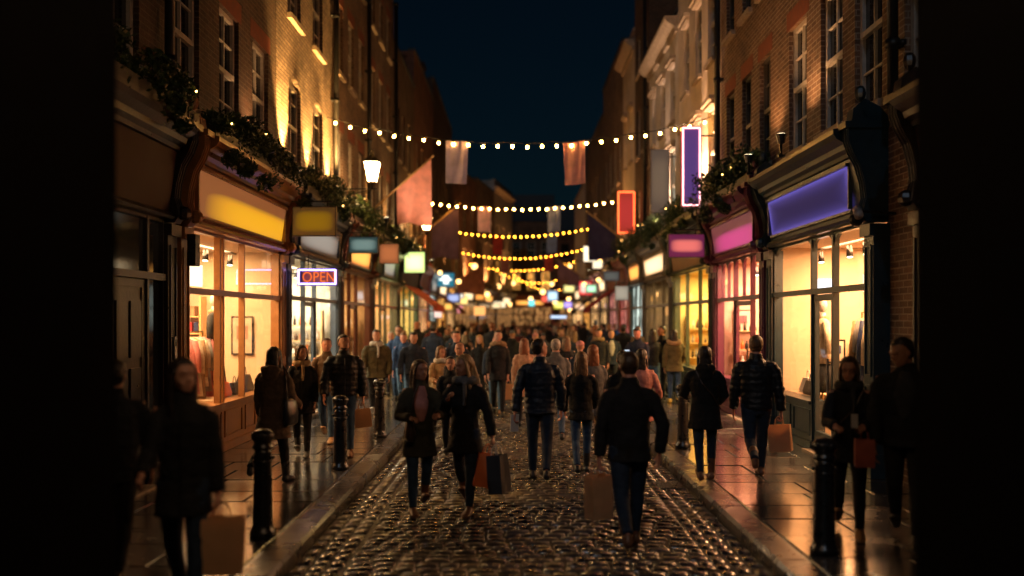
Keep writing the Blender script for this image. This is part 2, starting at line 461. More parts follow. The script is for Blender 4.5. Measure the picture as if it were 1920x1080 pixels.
def kerb(name, x0, x1):
    m = MB(); rnd = random.Random(9); y = 3.2
    while y < 64:
        L = rnd.uniform(.8, 1.15); g = .005; z = .118+rnd.uniform(-.003, .005)
        face_left = x0 > 0
        prof = [(x0+g, -.05), (x0+g, z-.035 if face_left else z-.004), (x0+.03, z), (x1-.03, z), (x1-g, z-.004 if face_left else z-.035), (x1-g, -.05)]
        m.loft([[(a+rnd.uniform(-.002, .002), yy, c) for a, c in prof] for yy in (y+g, y+L-g)]); y += L
    tag(m.build(name, M['kerb'], smooth=False), kind='structure')
kerb('kerb_left', KL-.27, KL); kerb('kerb_right', KR, KR+.27)

m = MB(); m.box(1.74, 2.04, 10.95, 11.4, -.02, .006)
for k in range(7): m.box(1.76+.04*k, 1.775+.04*k, 10.98, 11.37, .0062, .014)
o = m.build('drain_grate', M['iron']); recentre(o); tag(o, 'iron drain grate set in the setts beside the right kerb', 'drain')
# ------------------------------------------------------------------ black piers added to darken the sides of the view
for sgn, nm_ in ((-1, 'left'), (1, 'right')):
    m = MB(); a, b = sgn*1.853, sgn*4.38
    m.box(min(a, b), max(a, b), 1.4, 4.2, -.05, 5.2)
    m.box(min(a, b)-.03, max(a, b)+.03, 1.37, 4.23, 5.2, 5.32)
    o = m.build('shade_pier', M['side_dark']); recentre(o)
    tag(o, 'added shade black pier at the %s edge of the view, nearest the viewer' % nm_, 'wall')

# ------------------------------------------------------------------ building shells
M['pane_dark'] = paint('dark window glass', (.012, .014, .017), .06, .2, 1.5, .02, .8)
def litpane(name, c, k):
    m, nt, b = nm(name)
    g = nd(nt, 'ShaderNodeNewGeometry'); n = nd(nt, 'ShaderNodeTexNoise', Scale=2.2, Detail=3.0)
    mp = nd(nt, 'ShaderNodeMapping'); mp.inputs['Scale'].default_value = (2, 2, .9); lk(nt, g, 'Position', mp, 'Vector'); lk(nt, mp, 'Vector', n, 'Vector')
    r = ramp(nt, [(.38, rgb(c, .08)), (.55, rgb(c, .6)), (.68, rgb(c, 1.5))]); lk(nt, n, 'Fac', r, 'Fac')
    lk(nt, r, 'Color', b, 'Emission Color'); b.inputs['Emission Strength'].default_value = k
    b.inputs['Base Color'].default_value = (.03, .03, .03, 1); b.inputs['Roughness'].default_value = .1
    return m
M['lit_warm'] = litpane('lamp lit glass', (1, .54, .20), 1.6)
M['lit_cool'] = litpane('cool lit glass', (.75, .9, .8), 1.3)
M['lit_pink'] = litpane('rose lit glass', (1, .35, .28), .9)
M['lit_amber'] = litpane('amber lit glass', (1, .42, .08), 1.6); M['lit_dim'] = litpane('dim lit glass', (1, .45, .14), .5)
LT = .22
def extr(m, u0, u1, prof, mi=0):
    m.loft([[m.fr(u, v, z) for v, z in prof] for u in (u0, u1)], mi)
def wall_mesh(m, u0, u1, z0, z1, ops, dep=9, mi=0):
    us = sorted({u0, u1, *[o[0] for o in ops], *[o[1] for o in ops]}); zs = sorted({z0, z1, *[o[2] for o in ops], *[o[3] for o in ops]})
    f = m.fr
    for a, b in zip(us, us[1:]):
        for c, d in zip(zs, zs[1:]):
            cu, cz = (a+b)/2, (c+d)/2
            if any(o[0] < cu < o[1] and o[2] < cz < o[3] for o in ops): continue
            m.quad(f(a, 0, c), f(b, 0, c), f(b, 0, d), f(a, 0, d), mi)
    for o in ops:
        a, b, c, d = o[:4]
        m.quad(f(a, 0, c), f(a, -LT, c), f(a, -LT, d), f(a, 0, d), mi); m.quad(f(b, 0, c), f(b, -LT, c), f(b, -LT, d), f(b, 0, d), mi)
        m.quad(f(a, 0, d), f(b, 0, d), f(b, -LT, d), f(a, -LT, d), mi); m.quad(f(a, 0, c), f(b, 0, c), f(b, -LT, c), f(a, -LT, c), mi)
        if len(o) > 4 and o[4]:       # segmental arch filler
            r = o[4]; n = 8; w = (b-a)/2; cu = (a+b)/2
            for i in range(n):
                t0, t1 = -1+2*i/n, -1+2*(i+1)/n
                h0, h1 = d-r+r*(1-t0*t0), d-r+r*(1-t1*t1)
                if i == 0: h0 = d-r
                P0, P1 = cu+w*t0, cu+w*t1
                m.quad(f(P0, -.001, h0), f(P1, -.001, h1), f(P1, -.001, d), f(P0, -.001, d), mi)
                m.quad(f(P0, -.001, h0), f(P1, -.001, h1), f(P1, -LT, h1), f(P0, -LT, h0), mi)
    for u in (u0, u1): m.quad(f(u, 0, z0), f(u, -dep, z0), f(u, -dep, z1), f(u, 0, z1), mi)
    m.quad(f(u0, -dep, z0), f(u1, -dep, z0), f(u1, -dep, z1), f(u0, -dep, z1), mi)
def building(label, name, fr, u0, u1, h, wm, wins, shops=(), roof='parapet', lintel=None, sill='stone', dep=9, pipe=None, cor=None, chim=(), cat='building', floor_gap=None, mans=None):
    root = empty(name, fr(u0 if True else 0, 0, 0), label, cat, 'terraced buildings lining the street')
    e = .012
    ops = [(w[0]-w[1]/2, w[0]+w[1]/2, w[2], w[3], w[5] if len(w) > 5 else 0) for w in wins]
    sops = [(a+.1, b-.1, 0.0, 3.28) for a, b in shops]
    m = MB(fr); wall_mesh(m, u0+e, u1-e, -.1, h, ops+sops, dep); m.build('wall', M[wm], root)
    r = MB(fr)
    r.box(u0+e, u1-e, -.28, .05, h, h+.12)                # coping
    r.box(u0+e, u1-e, -dep, -.28, h-.3, h-.2); 
    if mans:
        extr(r, u0+e, u1-e, [(-.5, h-.25), (-1.5, h+mans), (-5, h+mans+.1), (-dep+.5, h-.25)])
    r.build('roof', M['slate' if mans else 'stone' if wm in ('cream', 'white_st') else 'slate'], root)
    if cor:
        c = MB(fr); z = cor
        extr(c, u0+e, u1-e, [(0, z-.35), (.08, z-.33), (.1, z-.2), (.25, z-.12), (.38, z), (.38, z+.08), (0, z+.1)]); c.build('cornice', M['stone'], root)
    for uc in chim:
        c = MB(fr); c.box(uc-.7, uc+.7, -1.6, -.9, h-.3, h+1.7); c.box(uc-.78, uc+.78, -1.68, -.82, h+1.7, h+1.82)
        for k in (-.45, 0, .45): c.tube([fr(uc+k, -1.25, h+1.82), fr(uc+k, -1.25, h+2.2)], [.13, .11], 8)
        c.build('chimney', M[wm] if 'brick' in wm else M['brick_far'], root)
    for i, w in enumerate(wins):
        uc, ww, z0, z1, kind = w[:5]; a, b = uc-ww/2, uc+ww/2; ar = w[5] if len(w) > 5 else 0
        fm = 'sash_dark' if kind == 'd' else 'sash'
        f = MB(fr); v0, v1 = -.15, -.07; t = .075
        f.box(a, a+t, v0, v1, z0, z1-ar*.9); f.box(b-t, b, v0, v1, z0, z1-ar*.9)
        f.box(a+t, b-t, v0, v1, z0, z0+t)
        if ar: f.box(a+t, b-t, v0, v1-.01, z1-ar-.05, z1-ar+.02); f.box(a+t, b-t, v0+.01, v1-.03, z1-ar+.02, z1-.02)
        else: f.box(a+t, b-t, v0, v1, z1-t, z1)
        zm = (z0+z1)/2
        f.box(a+t, b-t, v0, v1+.02, zm-.03, zm+.04)
        f.box(uc-.015, uc+.015, v0+.02, v1-.01, z0+t, z1-t-ar)
        for q in (.25, .75): zq = z0+(z1-z0)*q; f.box(a+t, b-t, v0+.02, v1-.015, zq-.013, zq+.013)
        fo = f.build('window', M[fm], root)
        p = MB(fr); p.quad(fr(a, -.12, z0), fr(b, -.12, z0), fr(b, -.12, z1), fr(a, -.12, z1))
        p.build('pane', M[{'l': 'lit_warm', 'a': 'lit_amber', 'c': 'lit_cool'}.get(kind, 'pane_dark')], fo)
        s_ = MB(fr); s_.box(a-.08, b+.08, -.1, .09, z0-.1, z0-.002); s_.build('sill', M[sill], fo)
        if lintel and not ar:
            l = MB(fr)
            if lintel == 'hood': l.box(a-.12, b+.12, .001, .16, z1+.10, z1+.2); l.box(a-.06, b+.06, .001, .1, z1+.02, z1+.10)
            else: l.box(a-.12, b+.12, .001, .006, z1+.002, z1+.3)
            l.build('lintel', M['stone' if lintel == 'hood' else lintel], fo)
        elif ar:
            l = MB(fr); n = 8; W2 = ww/2
            for k in range(n):
                t0, t1 = -1+2*k/n, -1+2*(k+1)/n
                g = lambda t: z1-ar+ar*(1-t*t)
                A = [(uc+W2*t0, g(t0)+.0), (uc+W2*t1, g(t1)+.0), (uc+W2*t1*1.1, g(t1)+.22), (uc+W2*t0*1.1, g(t0)+.22)]
                l.quad(*[fr(x, .004, y) for x, y in A])
            l.build('lintel', M['brick_gold'], fo)
    if pipe is not None:
        for pu in (pipe if isinstance(pipe, (list, tuple)) else [pipe]):
            p = MB(fr); p.tube([fr(pu, .12, 4.5), fr(pu, .12, h-.2)], .065, 8)
            z = 5.2
            while z < h: p.tube([fr(pu, .12, z), fr(pu, .12, z+.1)], .085, 8); p.box(pu-.1, pu+.1, 0.004, .06, z+.02, z+.08); z += 2.0
            p.build('drainpipe', M['pipe'], root, True)
    return root
def wrow(us, w, z0, z1, k='s', ar=0): return [(u, w, z0, z1, k, ar) for u in us]

# ------------------------------------------------------------------ shopfronts
CON = [(0, 3.22), (.26, 3.22), (.31, 3.30), (.29, 3.42), (.26, 3.52), (.28, 3.70), (.34, 3.92), (.43, 4.08), (.48, 4.22), (.48, 4.36), (.44, 4.46), (.42, 4.60), (.28, 4.72), (.1, 4.62), (0, 4.5)]
ROOMC = {}
def roommat(c):
    if c not in ROOMC: ROOMC[c] = paint('shop wall %d' % len(ROOMC), c, .8, .08, 1.2, .05)
    return ROOMC[c]
def framepaint(name, c, rough=.3): 
    return paint(name, c, rough, .2, 7, .25, .6, 25)
def shop(root, fr, ua, ub, fm, fasm, bays, door=None, zt=2.45, sill=.82, top=3.24, room=None, energy=0, lc=(1, .62, .25), rd=3.0, conL=True, conR=True, arch=False, sign=None, fz=(3.40, 4.02), topbars=None, pane='glass', wallpane=False, frm=None, lite=False, mirror=False, corn=None, dpanel=False):
    frm = frm or fm
    e = .015; pw = .30; U0, U1 = ua+e, ub-e
    # pilasters
    for q, (a, b) in enumerate(((U0, U0+pw), (U1-pw, U1))):
        m = MB(fr); m.box(a, b, .002, .20, .125, 3.2); m.box(a-.012, b+.012, .002, .24, .125, .42); m.box(a-.012, b+.012, .002, .25, 3.06, 3.2)
        if not lite:
            for z0, z1 in ((.55, 1.25), (1.35, 2.95)):
                for (c, d, g, h_) in ((a+.05, b-.05, z0, z0+.025), (a+.05, b-.05, z1-.025, z1), (a+.05, a+.075, z0+.025, z1-.025), (b-.075, b-.05, z0+.025, z1-.025)):
                    m.box(c, d, .2, .218, g, h_)
        m.build('pilaster', fm, root)
        if (q == 0 and conL) or (q == 1 and conR):
            m = MB(fr); a2, b2 = a+.05, b-.05
            extr(m, a2, b2, CON)
            m.box(a2-.03, b2+.03, .0, .53, 4.36, 4.44)
            if not lite:
                for k in (.03, .1, .17): m.tube([fr(a2+k, v, z) for v, z in CON[2:10]], .016, 5)
                m.ball(fr((a2+b2)/2, .34, 3.34), (.09, .09, .09), 8, 6); m.ball(fr((a2+b2)/2, .30, 4.80), (.07, .07, .1), 8, 6)
            m.build('console_bracket', fm, root, False)
    # fascia and cornice
    A, B = U0+pw, U1-pw
    m = MB(fr); extr(m, A-.02, B+.02, [(0, fz[0]-.06), (.20, fz[0]-.06), (.30, fz[1]+.05), (0, fz[1]+.05)])
    m.build('fascia', fasm, root)
    m = MB(fr); extr(m, A-.0, B+.0, [(.0, 3.25), (.26, 3.25), (.29, 3.28), (.26, 3.32), (.235, 3.338), (0.0, 3.338)])
    extr(m, A, B, [(0, 4.075), (.34, 4.075), (.36, 4.12), (.42, 4.16), (.44, 4.22), (.54, 4.28), (.58, 4.34), (.58, 4.40), (.1, 4.48), (0, 4.48)])
    m.build('cornice', corn or fm, root)
    if sign:
        sg = MB(fr); s0, s1, z0, z1 = sign[1:5]; n_ = lambda z: .20+(z-(fz[0]-.06))/(fz[1]+.05-fz[0]+.06)*.10+.02
        sg.quad(fr(s0, n_(z0), z0), fr(s1, n_(z0), z0), fr(s1, n_(z1), z1), fr(s0, n_(z1), z1), 0, True)
        so = sg.build('sign_panel', sign[0], root)
        bd = MB(fr)
        for (c, d, g, h_) in ((s0-.04, s1+.04, z0-.04, z0-.002), (s0-.04, s1+.04, z1+.002, z1+.04), (s0-.04, s0-.002, z0, z1), (s1+.002, s1+.04, z0, z1)):
            bd.box(c, d, n_((g+h_)/2)-.02, n_((g+h_)/2)+.03, g, h_)
        bd.build('sign_frame', fm, so)
    # window frames
    g0, g1 = A, B
    bars = [g0] + [b for b in bays] + [g1]
    m = MB(fr); t = .05; v0, v1 = .07, .15
    for i, u in enumerate(bars):
        m.box(u-(0 if i == 0 else t/2), u+(0 if i == len(bars)-1 else t/2) + (t if i == 0 else 0) - (t if i == len(bars)-1 else 0), v0, v1+.01, .125 if (door and abs(u-door[0]) < .1 or door and abs(u-door[1]) < .1) else sill, top)
    m.box(g0, g1, v0+.004, v1+.03, zt-.04, zt+.04); m.box(g0, g1, v0+.004, v1+.004, top-.03, top+.008)
    segs = [(a, b) for a, b in zip(bars, bars[1:])]
    if topbars:
        for u in topbars: m.box(u-.018, u+.018, v0+.01, v1-.01, zt+.04, top-.03)
    if arch:
        ts = sorted(set(bars + (topbars or [])))
        for a, b in zip(ts, ts[1:]):
            rr = min((b-a)/2-.02, .22); cu = (a+b)/2; z1 = top-.03; w2 = (b-a)/2-.02
            for s_ in (-1, 1):
                P = [(cu+s_*w2, z1), ] ; N = 6
                pts = [(cu+s_*(w2-rr*(1-cos(pi/2*k/N))), z1-rr+rr*sin(pi/2*k/N)) for k in range(N+1)]
                ring = [(cu+s_*w2, z1)] + pts
                m.loft([[fr(x, v, z) for x, z in ring] for v in (v0+.02, v1-.01)])
    win = m.build('shop_window', frm, root)
    p = MB(fr)
    for a, b in segs:
        if door and abs(a-door[0]) < .1: p.quad(fr(a, .11, zt), fr(b, .11, zt), fr(b, .11, top), fr(a, .11, top)); continue
        p.quad(fr(a, .11, sill), fr(b, .11, sill), fr(b, .11, top), fr(a, .11, top))
    p.build('pane', M[pane] if isinstance(pane, str) else pane, win)
    # stall riser
    m = MB(fr)
    for a, b in segs:
        if door and abs(a-door[0]) < .1:
            if m.v: m.build('stall_riser', fm, root); m = MB(fr)
            continue
        m.box(a, b, -.05, .14, .125, sill-.03); m.box(a, b, -.1, .20, sill-.03, sill+.02); m.box(a, b, .14, .17, .125, .24)
        if not lite:
            n = max(1, round((b-a)/.8)); L = (b-a)/n
            for k in range(n):
                c, d = a+k*L+.08, a+(k+1)*L-.08
                for (x, y_, g, h_) in ((c, d, .32, .345), (c, d, sill-.14, sill-.115), (c, c+.025, .345, sill-.14), (d-.025, d, .345, sill-.14)): m.box(x, y_, .14, .158, g, h_)
    if m.v: m.build('stall_riser', fm, root)
    if door:
        a, b = door[0]+.03, door[1]-.03; m = MB(fr); zd = zt-.05; t = .09; lo = .95 if dpanel else .42
        m.box(a, a+t, .075, .135, .15, zd); m.box(b-t, b, .075, .135, .15, zd); m.box(a+t, b-t, .075, .135, .15, lo); m.box(a+t, b-t, .075, .135, zd-t, zd)
        if dpanel:
            m.box(a+t, b-t, .08, .12, lo, zd-t)
            for z0, z1 in ((.25, .85), (1.0, 1.5), (1.62, 2.25)):
                for c, d in ((a+.13, (a+b)/2-.04), ((a+b)/2+.04, b-.13)): m.box(c, d, .12, .145, z0, z1)
        do = m.build('door', frm, root)
        if not dpanel:
            q = MB(fr); q.quad(fr(a+t, .105, lo), fr(b-t, .105, lo), fr(b-t, .105, zd-t), fr(a+t, .105, zd-t)); q.build('pane', M[pane] if isinstance(pane, str) else pane, do)
        h = MB(fr); hu = a+.045; h.tube([fr(hu, .20, 1.0), fr(hu, .20, 1.5)], .016, 6); h.bar(fr(hu, .13, 1.05), fr(hu, .2, 1.05), .012); h.bar(fr(hu, .13, 1.45), fr(hu, .2, 1.45), .012)
        h.build('handle', M['steel'], do)
        st = MB(fr); st.box(door[0], door[1], -.2, .3, .10, .148); st.build('doorstep', M['stone'], root)
    # room
    if room:
        m = MB(fr); a, b, z0, z1, d = ua+.12, ub-.12, .13, 3.26, -rd
        m.quad(fr(a, -.02, z0), fr(b, -.02, z0), fr(b, d, z0), fr(a, d, z0), 1); m.quad(fr(a, -.02, z1), fr(b, -.02, z1), fr(b, d, z1), fr(a, d, z1))
        m.quad(fr(a, -.02, z0), fr(a, d, z0), fr(a, d, z1), fr(a, -.02, z1)); m.quad(fr(b, -.02, z0), fr(b, d, z0), fr(b, d, z1), fr(b, -.02, z1))
        m.quad(fr(a, d, z0), fr(b, d, z0), fr(b, d, z1), fr(a, d, z1))
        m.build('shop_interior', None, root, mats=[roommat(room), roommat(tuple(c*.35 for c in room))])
    if energy:
        ang = math.atan2(fr.t.y, fr.t.x)
        light('AREA', 'ceiling_light', fr((ua+ub)/2, -rd*.38, 3.22), energy*ROOMK*(1.5 if ua > 16.6 or (ua > 15.7 and fr is RIGHT) else 1), lc, (min(3.6, (ub-ua)*.7), rd*.5), rot=(0, 0, ang), parent=root)
# ------------------------------------------------------------------ the left row
F1 = (4.9, 6.75); F2 = (8.0, 9.75); F3 = (11.0, 12.4)
P_ = {}
def fp(k, c, r=.3): P_[k] = framepaint(k, c, r); return P_[k]
dk = fp('aubergine frame paint', (.016, .010, .011)); fp('ochre frame paint', (.27, .115, .035)); fp('slate blue frame paint', (.03, .045, .07))
fp('oxblood frame paint', (.10, .035, .03)); fp('grey green frame paint', (.07, .09, .08)); fp('bottle green frame paint', (.02, .05, .04))
fp('teal black frame paint', (.010, .030, .042)); fp('plum neon tinted frame paint', (.11, .022, .055)); fp('dark green frame paint', (.03, .045, .035))  # plum is purple paint with the pink neon's tint put into its colour
fp('stone grey frame paint', (.13, .11, .09)); fp('cream frame paint', (.42, .36, .28)); fp('rose frame paint', (.45, .10, .09)); fp('navy frame paint', (.02, .025, .05))
fas = {k: paint(k+' fascia', c, .55, .12, 1.5, .1, .2) for k, c in dict(brown=(.04, .017, .013), peach=(.24, .085, .04), grey=(.25, .21, .19), dark=(.05, .04, .04), tan=(.30, .19, .12), umber=(.10, .028, .016), rust=(.24, .06, .03), green=(.10, .14, .09), plum=(.20, .08, .10)).items()}
GL = {
 'yellow': glow_panel('amber lightbox', (1, .46, .015), (.24, .08, .025), .9, (.68, .30), (1.65, 2.4), (.16, .055, .025), soft=.45),  # off-centre glow on the fascia painted into the emission colour
 'white': glow_panel('pale lightbox', (.36, .34, .30), (.03, .03, .03), .8, (.5, .5), (1.9, 2.2), (.2, .18, .16)),
 'orange': glow_panel('orange lightbox', (1, .45, .08), (.25, .05, .01), 1.6, (.5, .5), (1.7, 2.2), (.2, .1, .05)),
 'pink': glow_panel('magenta lightbox', (.60, .05, .25), (.09, .025, .04), .9, (.42, .30), (1.8, 2.6), (.30, .12, .13), soft=.45),
 'blue': glow_panel('blue lightbox', (.014, .013, .085), (.16, .12, .60), .8, (.5, .5), (2.0, 2.0), (.01, .01, .02), edge=True, soft=.45, bias=.25),
 'cream': glow_panel('cream lightbox', (1, .78, .45), (.45, .22, .08), 1.6, (.5, .5), (1.8, 2.0), (.3, .25, .2)),
}
B = building
rL0 = B('dark brown brick building nearest on the left, ochre shopfront below', 'brick_building', LEFT, 3.2, 16.6, 13, 'brick_dark',
  wrow([6.6, 8.3, 10.1, 12.1, 13.9, 15.6], .95, *F1)+wrow([6.6, 8.3, 10.1, 12.1, 13.9, 15.6], .95, *F2)+wrow([12.1, 13.9, 15.6], .95, *F3), [(6.6, 11.25), (11.35, 16.55)], lintel='rubbed', pipe=11.2)
rL2 = B('yellow brick building on the left with floodlit arched windows above the neon sign', 'brick_building', LEFT, 16.6, 21.75, 13, 'brick_gold',
  wrow([18.0, 20.1], 1.0, 4.85, 6.85, 's', .18)+wrow([18.0, 20.1], 1.0, 7.95, 9.7, 's', .14)+wrow([18.0, 20.1], .9, 11, 12.3, 's'), [(16.65, 21.7)], pipe=21.55)
rL3 = B('brown brick building behind the wall lantern on the left', 'brick_building', LEFT, 21.75, 26.6, 13.2, 'brick_brown',
  wrow([22.6, 24.15, 25.7], .8, *F1)+wrow([22.6, 24.15, 25.7], .8, 8.15, 9.9)+wrow([22.6, 24.15, 25.7], .8, 11.2, 12.6), [(21.8, 26.55)], lintel='rubbed', pipe=26.4)
rL4 = B('brown brick building on the left behind the salmon flag', 'brick_building', LEFT, 26.6, 32.5, 13.5, 'brick_brown',
  wrow([27.8, 29.5, 31.2], .8, *F1, 'l')+wrow([27.8, 29.5, 31.2], .8, 8.0, 9.75)+wrow([27.8, 29.5, 31.2], .8, *F3), [(26.65, 32.45)], lintel='rubbed', pipe=32.3)
rL5 = B('lower grey brick building on the left with white sash windows and stone coping', 'brick_building', LEFT, 32.5, 39, 12.0, 'brick_far',
  wrow([33.8, 35.4, 37.2], .85, 4.9, 7.0)+wrow([33.8, 35.4, 37.2], .85, 8.0, 10.0), [(32.55, 38.95)], mans=2.4, chim=(38,))
rL6 = B('red brick building on the left above the blue lit sign', 'brick_building', LEFT, 39, 48, 13.6, 'brick_red',
  wrow([40.5, 42.6, 44.7, 46.6], .9, 4.9, 7.0, 'a')+wrow([40.5, 42.6, 44.7, 46.6], .9, 8.0, 10.0), [(39.1, 43.4), (43.6, 47.9)])
rL7 = B('tall dark brick building at the end of the straight left row', 'brick_building', LEFT, 48, 62, 14.8, 'brick_dark',
  wrow([49.5, 52, 54.5, 57, 59.6], 1.0, 4.9, 7.0)+wrow([49.5, 52, 54.5, 57, 59.6], 1.0, 8.0, 10.2), [(48.1, 54.9), (55.1, 61.9)], chim=(52,))
def ang(x0, y0, x1, y1):
    t = Vector((x1-x0, y1-y0)); L = t.length; t /= L; return Fr((x0, y0), t, (t.y, -t.x)), L
for k, (x0, y0, x1, y1, h, wm, lab, kd) in enumerate([
  (-WL, 62, -3.1, 70, 12.6, 'brick_red', 'far red brick building where the left row begins to bend', 's'),
  (-3.1, 70, -1.9, 78, 12.9, 'brick_brown', 'far brown brick building in the bend of the left row', 's'),
  (-1.9, 78, -.4, 87, 14.0, 'cream', 'far cream fronted house closing the bend of the left row', 'a')]):
    f_, L = ang(x0, y0, x1, y1)
    r_ = B(lab, 'building', f_, 0, L, h, wm, wrow([L*.18, L*.5, L*.82], 1.0, 5.0, 7.2, kd)+wrow([L*.18, L*.5, L*.82], 1.0, 8.3, 10.3), [(.1, L-.1)], dep=8, cor=h-.6 if wm == 'cream' else None)
    shop(r_, f_, .1, L-.1, P_['oxblood frame paint' if k % 2 else 'navy frame paint'], fas['tan' if k == 1 else 'dark'], [L*.2, L*.35, L*.5, L*.65, L*.8], pane='lit_dim', lite=True,
         sign=(GL['cream' if k != 1 else 'orange'], L*.3, L*.7, 3.45, 3.95))
endf = Fr((-1.2, 93), (1, 0), (0, -1))
r_ = B('dark mansard roofed building closing the far end of the street', 'building', endf, 0, 5.2, 12.0, 'brick_far', wrow([1.2, 2.7, 4.2], .9, 5, 7, 'a')+wrow([1.2, 2.7, 4.2], .9, 8.2, 10.0, 's'), [(.1, 5.1)], dep=8, mans=3)
shop(r_, endf, .1, 5.1, P_['rose frame paint'], fas['rust'], [1.2, 2.2, 3.0, 4.0], pane='lit_dim', lite=True, sign=(GL['orange'], 1.2, 4, 3.45, 3.95))
r_ = B('red brick building at the far end of the street with an arched shopfront', 'building', endf, 5.2, 10.5, 11.0, 'brick_red', wrow([6.2, 7.7, 9.3], .9, 5, 7)+wrow([6.2, 7.7, 9.3], .9, 8.2, 9.8, 'd'), [(5.3, 10.4)], dep=8, mans=2.5)
shop(r_, endf, 5.3, 10.4, P_['oxblood frame paint'], fas['rust'], [6.4, 7.4, 8.3, 9.2], pane='lit_dim', lite=True, sign=(GL['cream'], 6.5, 9, 3.45, 3.95))
r_ = B('far building at the right end with pale lit upper windows', 'building', endf, 10.5, 17, 14, 'brick_far', wrow([11.6, 13.2, 14.9], .9, 5, 7, 'c')+wrow([11.6, 13.2, 14.9], .9, 8.2, 10, 'd'), [(10.6, 16.9)], dep=8)
shop(r_, endf, 10.6, 16.9, P_['navy frame paint'], fas['dark'], [12, 13.6, 15.2], pane='lit_dim', lite=True)

# ------------------------------------------------------------------ the right row
rR1 = B('brown brick building nearest on the right above the blue and plum shopfronts', 'brick_building', RIGHT, 3.2, 19.95, 13.2, 'brick_brown',
  wrow([6.8, 8.4, 10.05, 11.6, 12.95, 14.5], .9, 4.75, 6.8)+wrow([16.4, 17.7, 19.05], .7, 4.85, 6.8, 'd')+wrow([6.8, 8.4, 10.05, 11.6, 12.95, 14.5], .9, 8, 9.8)+wrow([16.4, 17.7, 19.05], .7, 8.0, 9.8, 'd')+wrow([12.95, 14.5, 16.4, 17.7, 19.05], .8, *F3),
  [(6.6, 9.85), (10.9, 15.6), (15.75, 19.9)], lintel='rubbed', pipe=[10.55, 19.75])
rR2 = B('cream stucco building on the right behind the purple neon sign', 'stucco_building', RIGHT, 19.95, 25.2, 13.8, 'cream',
  wrow([20.9, 22.4, 24.0], .75, 4.9, 6.9)+wrow([20.9, 22.4, 24.0], .75, 8.0, 9.8)+wrow([20.9, 22.4, 24.0], .75, 10.9, 12.4), [(20.0, 25.15)], lintel='hood', cor=13.3)
rR3 = B('lower white stucco building on the right with a heavy projecting cornice', 'stucco_building', RIGHT, 25.2, 30.7, 10.6, 'white_st',
  wrow([26.1, 27.8, 29.6], .75, 4.9, 6.9, 'c')+wrow([26.1, 27.8, 29.6], .75, 7.7, 9.3), [(25.3, 30.6)], lintel='hood', cor=10.4, mans=2)
rR4 = B('narrow dark brick building on the right beyond the white one', 'brick_building', RIGHT, 30.7, 34.4, 14.6, 'brick_dark',
  wrow([31.6, 33.4], .8, *F1)+wrow([31.6, 33.4], .8, *F2)+wrow([31.6, 33.4], .8, *F3), [(30.8, 34.3)], pipe=30.9)
rR5 = B('narrow cream stucco building on the right behind the red neon sign', 'stucco_building', RIGHT, 34.4, 38.2, 13.0, 'cream',
  wrow([35.4, 37.2], .8, *F1, 'a')+wrow([35.4, 37.2], .8, 8.2, 10.2, 'a'), [(34.5, 38.1)], lintel='hood', cor=12.6)
rR6 = B('brown brick building on the right behind the navy flag', 'brick_building', RIGHT, 38.2, 47, 13.8, 'brick_brown',
  wrow([39.5, 41.5, 43.6, 45.6], .9, 4.9, 7)+wrow([39.5, 41.5, 43.6, 45.6], .9, 8, 10), [(38.3, 42.5), (42.7, 46.9)], chim=(45,))
rR7 = B('last brick building of the straight right row', 'brick_building', RIGHT, 47, 59, 12.6, 'brick_far',
  wrow([48.5, 51, 53.5, 56], .9, 4.9, 7, 'a')+wrow([48.5, 51, 53.5, 56], .9, 8, 10), [(47.1, 52.9), (53.1, 58.9)], chim=(57,))
rR8 = B('pale stucco house seen end on past the last right hand brick building', 'stucco_building', RIGHT, 59.2, 70, 11.0, 'white_st', wrow([60.5, 63, 66], .9, 4.9, 7), [(59.3, 69.9)])
shop(rR8, RIGHT, 59.3, 69.9, P_['navy frame paint'], fas['dark'], [62, 66], pane='lit_warm', lite=True, sign=(GL['cream'], 60.5, 65, 3.45, 3.95))

# ------------------------------------------------------------------ shopfronts
WI = (.64, .49, .34)
shop(rL0, LEFT, 6.6, 11.25, dk, fas['brown'], [8.0, 9.5, 10.45], door=(9.5, 10.45), room=(.02, .02, .02), pane='pane_dark', dpanel=True, zt=2.55, conL=False)
shop(rL0, LEFT, 11.35, 16.55, P_['ochre frame paint'], fas['peach'], [13.0, 13.15, 14.15], zt=2.42, room=WI, energy=150, lc=(1, .59, .26), sign=(GL['yellow'], 11.75, 16.1, 3.42, 3.98), rd=2.6)
shop(rL2, LEFT, 16.65, 21.7, P_['slate blue frame paint'], fas['grey'], [18.2, 19.2], door=(18.2, 19.2), room=(.6, .58, .5), energy=120, lc=(1, .78, .5), sign=(GL['white'], 17.3, 21.0, 3.45, 3.95), rd=2.6)
shop(rL3, LEFT, 21.8, 26.55, P_['oxblood frame paint'], fas['dark'], [23.2, 24.2], door=(23.2, 24.2), room=(.5, .35, .22), energy=45, sign=(GL['orange'], 22.6, 25.6, 3.45, 3.95))
shop(rL4, LEFT, 26.65, 32.45, P_['grey green frame paint'], fas['green'], [28.5, 29.6, 31], door=(28.5, 29.6), room=WI, energy=90, sign=(GL['white'], 28.3, 30.8, 3.45, 3.95), corn=P_['cream frame paint'])
shop(rL5, LEFT, 32.55, 38.95, P_['bottle green frame paint'], fas['dark'], [34.5, 36.5], room=(.7, .6, .3), energy=110, lc=(1, .75, .35))
shop(rL6, LEFT, 39.1, 43.4, P_['rose frame paint'], fas['rust'], [40.6, 41.9], pane='lit_warm', lite=True)
shop(rL6, LEFT, 43.6, 47.9, P_['navy frame paint'], fas['dark'], [45, 46.4], pane='lit_cool', lite=True, sign=(GL['white'], 44.3, 47.2, 3.45, 3.95))
